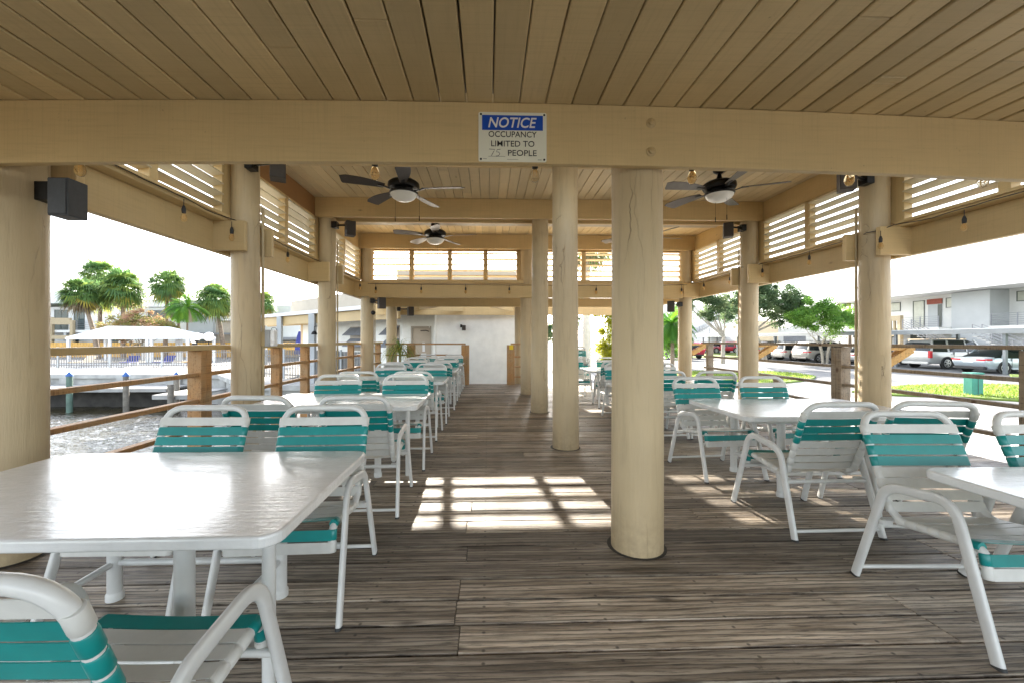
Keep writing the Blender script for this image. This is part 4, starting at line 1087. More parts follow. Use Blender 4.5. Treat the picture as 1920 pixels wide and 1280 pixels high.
def leafy(name, label, loc, blobs, leaf, nl, ls, trunk='trunkgrey', stems=((0, 0),), th=1.5, tr=.14, seed=3, cat='tree', group=None, limbs=True):
    rnd = random.Random(seed); t = thing(name, label, cat, loc, 0, group)
    bm = NBM()
    for sx, sy in stems:
        sweep(bm, [(sx*.5, sy*.5, -.2), (sx*.8, sy*.8, th*.5), (sx*1.4, sy*1.4, th)], [tr*1.25, tr, tr*.8], n=8)
        if limbs:
            for b in blobs:
                if rnd.random() < .8/len(stems)+.3:
                    c = Vector(b[:3]); m = Vector((sx*1.4, sy*1.4, th)); mid = m.lerp(c, .5)+Vector((rnd.uniform(-.2, .2), rnd.uniform(-.2, .2), -.1))
                    sweep(bm, [m-Vector((0, 0, .1)), mid, c], [tr*.55, tr*.35, tr*.12], n=6)
    obj('trunk', bm, trunk, t, smooth=True)
    bm = NBM(); L = tree_rnd(bm); tot = sum(b[3]**2 for b in blobs)
    for b in blobs:
        c = Vector(b[:3]); r_ = b[3]; n = int(nl*r_*r_/tot); sub = []
        for _ in range(max(8, int(r_*r_*14))):
            v = Vector((rnd.gauss(0, 1), rnd.gauss(0, 1), rnd.gauss(0, .75))).normalized()*r_*rnd.uniform(.3, 1); sub.append((c+v, rnd.uniform(.16, .42)*min(1, r_), rnd.random()))
        for _ in range(n):
            s0 = rnd.choice(sub); p = s0[0]+Vector((rnd.gauss(0, 1), rnd.gauss(0, 1), rnd.gauss(0, .7)))*s0[1]*.75
            d = Vector((rnd.gauss(0, 1), rnd.gauss(0, 1), rnd.gauss(0, .6))).normalized(); e = d.orthogonal().normalized()
            q = rnd.uniform(0, 6.28); e = (e*math.cos(q)+d.cross(e)*math.sin(q)); l_ = ls*rnd.uniform(.6, 1.3); w_ = l_*.42
            f = bm.faces.new([bm.verts.new(x) for x in (p-d*l_*.5, p+e*w_*.5, p+d*l_*.5, p-e*w_*.5)]); f[L] = min(1, max(0, s0[2]*.6+rnd.random()*.4))
    obj('crown', bm, leaf, t); return t
GP = 'sabal palms on the far bank'
palm('fan_palm', 'leaning sabal palm at far left in front of the balcony, yellowing on its right side', (-39.6, 43.6, G), 6.6, 2.05, lean=(-1.7, 0), dead=.5, seed=11, n=150, group=GP)
palm('fan_palm', 'tallest sabal palm, top half rising behind two others at far left', (-46.6, 51.5, G), 9.9, 2.2, dead=.2, seed=12, group=GP)
palm('fan_palm', 'full round sabal palm, third from the left above the pink shrub', (-38.6, 45.3, G), 7.4, 2.45, dead=.1, seed=13, n=170, group=GP)
palm('fan_palm', 'slimmer trunk palm just behind the third palm from the left', (-43.0, 47.6, G), 6.8, 1.9, dead=.3, seed=14, group=GP)
palm('fan_palm', 'lone upright sabal palm standing clear right of the pink shrub', (-34.1, 45.1, G), 7.7, 2.1, lean=(.3, 0), dead=.15, seed=15, n=150, group=GP)
palm('fan_palm', 'sabal palm in front of the grey wall with the white name sign', (-27.9, 44.9, G), 6.2, 2.2, lean=(-.9, 0), dead=.1, seed=16, n=150, group=GP)
palm('fan_palm', 'sabal palm seen between the second and third left columns', (-24.8, 46.8, G), 6.0, 1.75, dead=.1, seed=17, group=GP)
palm('areca_palm', 'bright green feathery palm by the right end of the white canopy', (-29.2, 41.4, G), 5.0, 1.9, leaf='palmlime', kind='pin', seed=21, n=46, tr=.08)
palm('shaggy_palm', 'dark shaggy palm behind the lone upright palm', (-32.2, 44.4, G), 5.3, 1.6, dead=.9, kind='pin', seed=22, n=40, tr=.12)
palm('coconut_palm', 'tiny distant feathery palm above the neighbour roof', (-34.1, 71.1, G), 6.3, 1.7, kind='pin', seed=23, n=26, tr=.12)
palm('fan_palm', 'distant palm tip beside the tiny feathery palm above the neighbour roof', (-30.6, 71.0, G), 6.4, 1.4, seed=24, n=80, group=GP)
leafy('pink_shrub', 'wide airy shrub with pink and yellow tips behind the white canopy', (-32.6, 39.6, G),
      [(-2.3, 0, 2.9, 1.1), (-1.0, .3, 3.6, 1.2), (.4, 0, 3.9, 1.2), (1.7, 0, 3.3, 1.1), (2.9, .2, 2.9, .9), (0, 0, 2.7, 1.2)], 'pinkleaf', 11000, .20, stems=((-.4, 0), (0, .2), (.4, 0)), th=1.3, tr=.07, seed=31, cat='shrub')
leafy('oak_tree', 'large loose oak with grey green leaves over the parked cars', (25.2, 36.0, G),
      [(-2.2, 0, 5.3, 1.9), (-.4, .5, 6.1, 2.0), (1.5, 0, 5.3, 1.8), (-3.4, .3, 4.6, 1.3), (.4, -.6, 4.4, 1.5), (2.6, 0, 4.3, 1.1), (-1.6, 0, 7.0, 1.5)], 'oakleaf', 42000, .19, stems=((-1.3, 0),), th=2.6, tr=.19, seed=32)
leafy('oak_tree', 'thin dappled oak limb and trunk between the third and second right columns', (18.9, 33.0, G),
      [(-2.6, 0, 4.9, .8), (-1.4, .3, 5.6, 1.1), (-.3, 0, 5.0, 1.0), (-.9, 0, 3.9, .8), (-3.6, 0, 5.5, .7), (.3, 0, 4.2, .9)], 'oakleaf', 15000, .17, stems=((.1, 0),), th=2.2, tr=.15, seed=33)
leafy('round_tree', 'fresh green spreading tree with many pale stems behind the carport', (27.6, 33.2, G),
      [(-2.1, 0, 3.5, 1.0), (-1.0, .3, 4.2, 1.1), (.3, 0, 4.4, 1.1), (1.5, 0, 3.9, 1.1), (2.5, .2, 3.4, .9), (.2, -.4, 3.3, 1.1), (-1.4, -.2, 3.1, .8)], 'limeleaf', 22000, .17, stems=((-.35, 0), (-.1, .2), (.15, -.1), (.4, .1)), th=1.5, tr=.075, seed=34)
leafy('yellow_shrub', 'glowing yellow green shrub seen between the two front centre columns', (5.0, 17.2, G),
      [(0, 0, 1.5, .62), (.1, 0, 2.3, .62), (-.05, 0, 3.0, .5), (.25, .1, .8, .5), (.45, .2, 2.6, .5)], 'yelleaf', 8000, .11, stems=((0, 0),), th=.8, tr=.04, seed=35, cat='shrub')
leafy('dark_tree', 'dark bluish foliage far beyond the deck end, left of the pale palm trunk', (5.6, 30.0, G),
      [(0, 0, 3.2, 1.2), (-1.2, 0, 2.4, .9), (.3, 0, 4.5, 1.0)], 'oakleaf', 5000, .24, stems=((0, 0),), th=1.2, tr=.1, seed=36)
palm('pale_palm', 'pale whitish palm trunk beyond the deck end beside the yellow green shrub', (4.75, 19.9, G), 6.5, 1.5, seed=25, n=40, tr=.17, trunk='trunkwhite')
palm('areca_palm', 'lush feathery palm left of the farthest right column', (11.6, 25.8, G), 2.9, 1.7, leaf='palmlime', kind='pin', seed=26, n=60, tr=.10)
leafy('green_bush', 'leafy green bush behind the lush feathery palm', (12.7, 28.4, G), [(0, 0, 1.7, 1.0), (-1.1, 0, 2.6, 1.0), (.5, 0, 3.3, 1.0)], 'limeleaf', 6000, .20, stems=((0, 0),), th=.8, tr=.05, seed=37, cat='shrub')
palm('coconut_palm', 'feathery palm top over the round green tree, beside the near right column', (51.0, 57.0, G), 8.0, 2.4, kind='pin', seed=27, n=40, tr=.15)
leafy('hedge', 'low clipped green hedge under the name sign wall', (-31.0, 50.5, G), [(-1.6, 0, .8, .8), (0, 0, .9, .8), (1.6, 0, .8, .8)], 'limeleaf', 2200, .12, stems=((0, 0),), th=.4, tr=.04, seed=38, cat='hedge')
leafy('bush', 'small green bush at the foot of the tan wood frame of the right building', (48.5, 44.2, G), [(0, 0, .9, .8), (0, 1.0, .9, .7)], 'limeleaf', 1400, .14, stems=((0, 0),), th=.4, tr=.04, seed=39, cat='shrub')

# ================================================================ BUILDINGS
def part_box(nm, par, x0, x1, y0, y1, z0, z1, mat, bev=0): return obj(nm, B(x0, x1, y0, y1, z0, z1), mat, par, bevel=bev)
def window_y(par, x0, x1, z0, z1, y, panes=1, glass='winglass', alt=None, depth=.06):
    """window on a wall facing -Y at y"""
    bm = NBM(); f = .055
    for a in (x0, x1-f): box(bm, a, a+f, y-depth, y-.003, z0, z1)
    for a in (z0, z1-f): box(bm, x0+f+.001, x1-f-.001, y-depth+.002, y-.003, a, a+f)
    for k in range(1, panes):
        xx = x0+(x1-x0)*k/panes; box(bm, xx-.025, xx+.025, y-depth+.004, y-.003, z0+f, z1-f)
    w_ = obj('window', bm, 'winframe', par)
    for k in range(panes):
        a = x0+(x1-x0)*k/panes; b = x0+(x1-x0)*(k+1)/panes
        obj('pane', B(a+.03, b-.03, y-.03, y-.012, z0+.03, z1-.03), (alt[k % len(alt)] if alt else glass), w_)
def window_x(par, y0, y1, z0, z1, x, panes=1, glass='winglass', alt=None, depth=.06):
    bm = NBM(); f = .07
    for a in (y0, y1-f): box(bm, x-depth, x-.003, a, a+f, z0, z1)
    for a in (z0, z1-f): box(bm, x-depth+.002, x-.003, y0+f+.001, y1-f-.001, a, a+f)
    for k in range(1, panes):
        yy = y0+(y1-y0)*k/panes; box(bm, x-depth+.004, x-.003, yy-.03, yy+.03, z0+f, z1-f)
    w_ = obj('window', bm, 'winframe', par)
    for k in range(panes):
        a = y0+(y1-y0)*k/panes; b = y0+(y1-y0)*(k+1)/panes
        obj('pane', B(x-.03, x-.012, a+.03, b-.03, z0+.03, z1-.03), (alt[k % len(alt)] if alt else glass), w_)
def hrail(par, a, b, z, h=1.05, n=5, step=1.9, mat='greyrail', r=.022, name='balcony_railing'):
    bm = NBM(); a = Vector((*a, z)); b = Vector((*b, z)); Ln = (b-a).length; m = max(1, int(Ln/step))
    for k in range(m+1): p = a.lerp(b, k/m); box(bm, p.x-.03, p.x+.03, p.y-.03, p.y+.03, z, z+h)
    for k in range(n):
        zz = z+h*(k+1)/n-.03; obox(bm, Vector((a.x, a.y, zz)), Vector((b.x, b.y, zz)), r*1.4, r*1.6)
    return obj(name, bm, mat, par)
def stair(par, a, b, z0, z1, wd=1.0, mat='concrete', rail='greyrail'):
    bm = NBM(); n = 13; a = Vector(a); b = Vector(b); d = (b-a); s_ = Vector((-d.y, d.x)).normalized()*wd/2
    for k in range(n):
        p = a+d*(k/n); q = a+d*((k+1)/n); z = z0+(z1-z0)*(k+1)/n
        obox(bm, (*p, z-.04), (*q, z-.04), wd, .07)
    st = obj('stair', bm, mat, par)
    bm = NBM()
    for s2 in (-1, 1):
        for h in (.15, .45, .7, .95): obox(bm, (*(a+s_*s2), z0+h), (*(b+s_*s2), z1+h), .04, .045)
        for k in (0, .33, .66, 1): p = a+d*k+s_*s2; z = z0+(z1-z0)*k; box(bm, p.x-.025, p.x+.025, p.y-.025, p.y+.025, z, z+.95)
    obj('stair_railing', bm, rail, st)

# restaurant block at the far end of the deck
rb = thing('stucco_building', 'white stucco building with a beige door closing the far end of the deck', 'building', (0, 15.5, 0))
def wallseg(par, a, b, z0, z1, mat='stucco', th=.2, name='wall'):
    a = Vector((*a, 0)); b = Vector((*b, 0)); d = (b-a).normalized(); n_ = Vector((d.y, -d.x, 0)); bm = NBM()
    obox(bm, a-n_*th/2+Vector((0, 0, (z0+z1)/2))-par.location, b-n_*th/2+Vector((0, 0, (z0+z1)/2))-par.location, th, z1-z0); return obj(name, bm, mat, par)
wallseg(rb, (-1.96, 15.62), (1.12, 15.42), G, 2.42)
bm = NBM(); sweep(bm, [(-1.97-0, .13, G), (-1.97, .13, 2.36)], .05, n=10); obj('corner', bm, 'stucco', rb, smooth=True)
wallseg(rb, (-1.96, 19.5), (-1.96, 15.66), G, 2.42)
wallseg(rb, (1.02, 15.44), (1.02, 19.5), G, 2.42)
wallseg(rb, (-3.32, 16.35), (-2.93, 16.28), G, 2.42); wallseg(rb, (-2.22, 16.15), (-1.98, 16.10), G, 2.42); wallseg(rb, (-2.93, 16.28), (-2.22, 16.15), 1.86, 2.42)
dr = part_box('door', rb, -2.93, -2.22, .80, .84, -.28, 1.86, 'door')
part_box('door_frame', rb, -2.99, -2.93, .74, .88, -.28, 1.92, 'doorframe'); part_box('door_frame', rb, -2.24, -2.19, .60, .88, -.28, 1.92, 'doorframe'); part_box('door_frame', rb, -2.929, -2.241, .66, .88, 1.86, 1.92, 'doorframe')
obj('notice', B(-2.55, -2.45, .783, .798, .95, 1.3), 'paper', dr); obj('notice', B(-2.60, -2.40, .783, .798, .45, .88), 'paper', dr)
bm = NBM(); sweep(bm, [(-2.62, .78, 1.74), (-2.40, .72, 1.76), (-2.30, .78, 1.72)], .015, n=6); obj('door_closer', bm, 'black_metal', dr)
wallseg(rb, (-9.9, 22.6), (-3.32, 16.35), G, 2.42)
part_box('roof', rb, -3.4, 1.25, .12, 3.8, 2.43, 3.95, 'gable_grey')  # unseen block added above the wall, raised to stop low sunlight
spk = thing('wall_floodlight', 'small dark floodlight on the white wall at the far end', 'wall light', (-.92, 15.40, 1.86))
obj('bracket', B(-.10, -.03, -.02, .12, -.01, .10), 'black_metal', spk, bevel=.005); obj('lamp_head', B(-.03, .10, -.12, .06, -.12, .07), 'speaker_brown', spk, bevel=.006)
# windows with top hinged awning shutters on the diagonal wall
dg_ = Vector((-3.32+9.9, 16.35-22.6)).normalized(); nx = Vector((dg_.y, -dg_.x)); angd = math.atan2(dg_.y, dg_.x)
for k, u in enumerate((.62, 2.75, 3.6, 6.3)):
    p = Vector((-3.32, 16.35))-dg_*u
    if k < 3:
        w_ = thing('awning_window', ('grey awning window nearest the white corner, beyond the potted plant', 'grey awning window just left of the potted plant', 'grey awning window with two tilted shutters beside the fourth left column')[k], 'window', (p.x, p.y, 1.35), angd, 'awning windows in the white side wall')
        wd = .42; obj('window_frame', B(-wd, wd, -.03, .03, -.42, .62), 'doorframe', w_)
        for z in (.10, .58):
            bm = NBM(); obox(bm, (0, -.03, z), (0, -.42, z-.34), 2*wd, .02, up=(0, -.6, .8)); obj('shutter', bm, 'greyrail', w_)
    else:
        d_ = thing('side_door', 'beige door in the white side wall behind the third left column', 'door', (p.x, p.y, G), angd)
        obj('panel', B(-.42, .42, -.02, .03, 0, 2.05), 'door', d_); obj('door_frame', B(-.50, -.425, -.05, .05, 0, 2.12), 'doorframe', d_); obj('door_frame', B(.425, .50, -.05, .05, 0, 2.12), 'doorframe', d_); obj('door_frame', B(-.424, .424, -.05, .05, 2.05, 2.12), 'doorframe', d_)
# covered walkway roof with posts
wk = thing('covered_walkway', 'covered walkway with a flat white edged roof and square grey posts beside the canal', 'walkway', (-8.5, 19.3, 0))
o_ = wk.location
ang_pts = [(-14.5, 24.6), (-12.06, 22.4), (-5.02, 16.17), (-2.6, 14.3)]
def wbox(nm, a, b, off, wd, z0, z1, mat):
    a = Vector(a); b = Vector(b); d = (b-a).normalized(); n_ = Vector((-d.y, d.x)); bm = NBM()
    obox(bm, (*(a+n_*off), (z0+z1)/2), (*(b+n_*off), (z0+z1)/2), wd, z1-z0); bmesh.ops.translate(bm, verts=bm.verts, vec=-o_); return obj(nm, bm, mat, wk)
wbox('roof', (-14.5, 24.56), (-3.0, 14.4), 1.3, 2.6, 2.55, 2.70, 'canopy')
wbox('fascia_beam', (-14.3, 24.5), (-3.2, 14.7), .12, .10, 2.14, 2.54, 'tan_x'); wbox('fascia_beam', (-14.3, 24.5), (-4.2, 15.6), 1.5, .10, 2.18, 2.54, 'tan_x')
wbox('roof_parapet', (-10.9, 25.6), (-5.2, 20.2), 0, 2.0, 2.9, 3.65, 'gable_grey')
for (x, y, s_) in ((-10.25, 20.85, .22), (-7.75, 18.65, .26), (-12.9, 23.2, .22), (-8.55, 20.6, .2)):
    obj('post', B(x-s_/2-o_.x, x+s_/2-o_.x, y-s_/2-o_.y, y+s_/2-o_.y, G-o_.z, 2.53), 'stucco_grey', wk, bevel=.01)
for k, (x, y) in enumerate(((-10.4, 20.65), (-7.35, 18.2))):
    bm = NBM(); lathe(bm, [(.13, -.10), (.10, .0), (.03, .06)], 14, (x-.12, y-.05, 1.72)); sweep(bm, fillet([(x-.12, y-.05, 1.78), (x-.12, y-.05, 1.98), (x+.05, y, 1.98), (x+.10, y+.05, 1.8)], .06), .012, n=6)
    tag(obj('barn_lamp', bm, 'black_metal', None, smooth=True), ('black gooseneck lamp on the left walkway post', 'black gooseneck lamp under the walkway roof beside the third left column')[k], 'lamp', 'gooseneck lamps on the walkway')
pw_ = thing('peach_wall', 'sunny peach coloured wall panel behind the walkway posts', 'wall', (-9.2, 22.9, G)); obj('wall', B(-.9, .6, -.1, .1, 0, 2.7), 'peach', pw_)

# far left apartment building with balcony
bl = thing('apartment_building', 'two storey white apartment building with a dark railed balcony at far left', 'building', (-58, 62, G)); 
part_box('wall', bl, -14, 20, 0, 9, 0, 6.6, 'stucco_far'); part_box('roof_fascia', bl, -14, -.9, -2.2, 9.2, 7.0, 8.7, 'canopy'); part_box('roof_fascia', bl, -.88, 22, -.6, 9.2, 6.62, 7.6, 'stucco_far')
part_box('balcony_slab', bl, -14, 6.5, -2.1, 0, 2.9, 3.25, 'stucco_far')
for a in (-9, -3.2, -1.2): part_box('pillar', bl, a, a+.35, -2.0, -1.7, 0, 2.9, 'stucco_grey')
hrail(bl, (-14, -2.0), (-3.4, -2.0), 3.25, 1.35, 6); hrail(bl, (.6, -2.0), (6.4, -2.0), 3.25, 1.25, 5)
for x0, x1, z0, z1 in ((-6.6, -5.3, 5.2, 6.5), (-4.4, -2.5, 3.3, 6.2), (-1.7, -.2, 3.3, 6.3), (6.6, 9.6, 5.1, 5.9), (-3, -1.0, .1, 2.3), (2.0, 4.5, .3, 2.2), (12.5, 15, 3.4, 5.9)): window_y(bl, x0, x1, z0, z1, 0, 2)
part_box('wood_frame', bl, -3.1, -2.3, -2.5, -2.1, 0, 5.0, 'woodtan'); part_box('wood_frame', bl, .1, .5, -2.5, -2.1, 0, 4.6, 'woodtan'); part_box('wood_frame', bl, -2.29, .09, -2.49, -2.12, 4.0, 4.9, 'woodtan'); part_box('wood_frame', bl, -2.29, .09, -2.49, -2.12, 2.0, 2.5, 'woodtan')
stair(bl, (-9.5, -3.4), (-5.2, -3.4), .2, 3.2)
# grey white block with the name sign
bc = thing('sign_building', 'pale grey block with a plain wall and a white name sign behind the palms', 'building', (-36, 53.3, G))
part_box('wall', bc, -1.6, 1.6, 0, 8, 0, 6.7, 'stucco_grey'); part_box('wall', bc, 1.7, 4.1, .4, 8, 0, 6.1, 'doorframe'); part_box('wall_edge', bc, 1.601, 1.69, .2, 8, 0, 6.6, 'stucco_far')
part_box('wall', bc, 4.12, 9.0, .6, 8, 0, 6.3, 'stucco_far'); window_y(bc, -7.0, -4.9, 3.9, 5.6, .8, 2); part_box('wall', bc, -9.5, -1.62, .8, 8, 0, 5.9, 'stucco_far')
part_box('porch_roof', bc, -1.8, 6, -1.6, -.02, 2.55, 2.75, 'greyrail'); window_y(bc, -1.2, 1.4, .5, 2.4, 0, 3)
window_y(bc, 5.0, 6.2, 2.9, 5.2, .6, 1)
ns = thing('name_sign', 'small white sign with dark capital lettering on the grey wall beside a palm', 'sign', (-32.95, 53.55, 4.05))
bm = NBM(); prism(bm, rrect(.82, .30, .12), 0, .12); bmesh.ops.rotate(bm, verts=bm.verts, matrix=Matrix.Rotation(R(90), 3, 'X')); obj('border', bm, 'greyrail', ns)
bm = NBM(); prism(bm, rrect(.76, .25, .10), 0, .03); bmesh.ops.rotate(bm, verts=bm.verts, matrix=Matrix.Rotation(R(90), 3, 'X')); obj('panel', bm, 'paper', ns, loc=(0, -.125, 0))
text_mesh('lettering', 'JAMAICA', 'navy', ns, (0, -.158, -.02), .22, 1.05, bold=.01, depth=.003)
# stair block seen between the walkway posts
bk = thing('stair_building', 'distant white house with an outside stair seen between the walkway posts', 'building', (-24, 50, G))
part_box('wall', bk, -3.5, 9, 0, 6, 0, 6.0, 'stucco_far'); stair(bk, (-1.0, -1.2), (-4.0, -1.2), .2, 3.1); part_box('balcony_slab', bk, -3.0, 6, -1.6, -.01, 1.9, 2.2, 'greyrail'); hrail(bk, (.5, -1.5), (6, -1.5), .5, .9, 4)
window_y(bk, 2.2, 3.6, .6, 1.7, 0, 2, alt=['winglass', 'winpale'])

# right apartment building
br_ = thing('apartment_building', 'long white two storey apartment building with horizontal windows behind the right carport', 'building', (50.6, 44, G)); 
part_box('wall', br_, 0, 9, -1.2, 12, 0, 6.9, 'stucco_far'); part_box('wall', br_, -1.2, 9, -4.6, -1.21, 0, 6.85, 'stucco_grey'); part_box('wall', br_, .8, 9, -22, -4.61, 0, 6.9, 'stucco_far')
part_box('roof_fascia', br_, -3.6, 9.5, -22.2, 12.4, 6.91, 10.2, 'canopy')
part_box('balcony_slab', br_, -2.6, -.01, -1.19, 12, 2.95, 3.25, 'stucco_far'); part_box('balcony_slab', br_, -1.4, .79, -22, -4.62, 2.95, 3.25, 'stucco_far')
hrail(br_, (-2.5, 11.9), (-2.5, 4.2), 3.25, 1.2, 6); hrail(br_, (-2.5, 2.7), (-2.5, -1.1), 3.25, 1.2, 6); hrail(br_, (-1.3, -4.8), (-1.3, -21), 3.25, 1.2, 6)
window_x(br_, 5.4, 12.0, 5.4, 6.5, 0, 4, alt=['winpale', 'winglass', 'winglass', 'winpale'])
window_x(br_, 2.6, 3.9, 3.3, 6.45, 0, 1, glass='winpale'); window_x(br_, -1.0, .35, 5.4, 6.5, 0, 1, glass='winpale'); window_x(br_, -6.8, -5.2, 5.6, 6.6, .8, 1, glass='winpale')
window_x(br_, 5.4, 12, 2.2, 2.8, 0, 4); window_x(br_, 2.5, 4.2, .4, 2.6, 0, 2)
part_box('door_recess', br_, -.06, -.004, .75, 2.2, 3.26, 5.9, 'stucco_grey'); part_box('entry_panel', br_, -.09, -.004, .7, 2.3, 5.91, 6.5, 'redwood'); part_box('door', br_, -.08, -.062, .75, 1.15, 3.26, 5.85, 'winframe')
for y0 in (2.75, 4.1): part_box('wood_frame', br_, -3.0, -2.6, y0-.2, y0+.15, 0, 4.7, 'woodtan')
part_box('wood_frame', br_, -2.99, -2.61, 2.91, 3.89, 4.1, 4.69, 'woodtan'); part_box('wood_frame', br_, -2.99, -2.61, 2.91, 3.89, 2.3, 2.9, 'woodtan'); part_box('wood_frame', br_, -2.9, -2.7, 3.3, 3.5, 2.91, 4.09, 'woodtan')
stair(br_, (-3.6, -4.0), (-3.4, 1.4), .2, 3.2); stair(br_, (-4.2, -6.0), (-4.0, -10.5), 2.4, .2)
hrail(br_, (-4.4, 1.6), (-4.4, -5), .9, 1.0, 4); part_box('low_wall', br_, -3.2, -2.9, -4, 1.5, 0, 2.0, 'peach')
# houses behind the trees, right of centre
hb = thing('apartment_building', 'distant white apartment block with an outside stair behind the red car', 'building', (40, 82, G))
part_box('wall', hb, -14, 4.0, 0, 8, 0, 9.2, 'stucco_far'); part_box('wall', hb, 4.01, 14, 2, 8, 0, 7.6, 'stucco_far'); window_y(hb, 4.6, 6.0, 5.9, 7.0, 2, 1); window_y(hb, 6.8, 8.6, 5.9, 7.0, 2, 1)
part_box('balcony_slab', hb, 4.0, 14, -.5, 1.99, 2.6, 2.9, 'stucco_far'); hrail(hb, (4.2, -.4), (14, -.4), 2.9, 1.3, 5, 2.4); stair(hb, (-1.5, -1.0), (4.0, -1.0), 1.8, 4.5)
part_box('wood_frame', hb, 7.0, 7.4, -.8, -.5, 0, 4.6, 'woodtan'); part_box('wood_frame', hb, 9.0, 9.4, -.8, -.5, 0, 4.6, 'woodtan'); window_y(hb, -3, 0, .3, 2.2, 0, 3)
hc = thing('gable_house', 'white house with a low gable and blue garage door behind the round green tree', 'building', (46, 60, G))
bm = NBM()
pr = [(-9, 0), (9, 0), (9, 3.6), (3.5, 5.9), (-2.0, 3.6), (-9, 3.6)]
v0 = [bm.verts.new((x, 0, z)) for x, z in pr]; v1 = [bm.verts.new((x, 8, z)) for x, z in pr]; bm.faces.new(v0); bm.faces.new(v1[::-1])
for i in range(6): bm.faces.new((v0[i], v1[i], v1[(i+1) % 6], v0[(i+1) % 6]))
bmesh.ops.recalc_face_normals(bm, faces=bm.faces); obj('wall', bm, 'stucco_far', hc); part_box('garage_door', hc, -2.4, .9, -.08, -.004, 0, 2.6, 'greyrail'); part_box('side_wall', hc, -9.6, -4.2, -1.4, -.02, 0, 4.6, 'peach')

# ================================================================ CARPORT, CARS
cp = thing('carport', 'long low flat carport roof with grey posts over the parked cars at right', 'carport', (30, 32, G))
def cbx(nm, x0, x1, y0, y1, z0, z1, mat, bev=0): return obj(nm, B(x0-30, x1-30, y0-32, y1-32, z0, z1), mat, cp, bevel=bev)
cbx('roof', 28.62, 34, 15, 63, 2.50, 2.56, 'carport_top'); cbx('fascia', 28.5, 28.6, 15, 63, 2.24, 2.53, 'carport'); cbx('fascia', 28.62, 34, 14.9, 14.98, 2.24, 2.52, 'carport')
for y in (16, 22.2, 28.4, 34.6, 40.8, 47, 53.2, 59.4): cbx('post', 28.66, 28.80, y-.07, y+.07, 0, 2.49, 'carport'); cbx('post', 33.2, 33.34, y-.07, y+.07, 0, 2.49, 'carport'); cbx('rafter', 28.64, 33.9, y-.06, y+.06, 2.34, 2.49, 'carport')
cp2 = thing('carport', 'far small flat carport before the distant block behind the red car', 'carport', (33, 66, G))
for nm, a in (('roof', (-9, 6, -2.5, 2.5, 2.55, 2.8)),): obj(nm, B(*a), 'carport_top', cp2)
for x in (-8.5, -4, .5, 5.5): obj('post', B(x-.08, x+.08, -2.4, -2.24, 0, 2.54), 'carport', cp2)

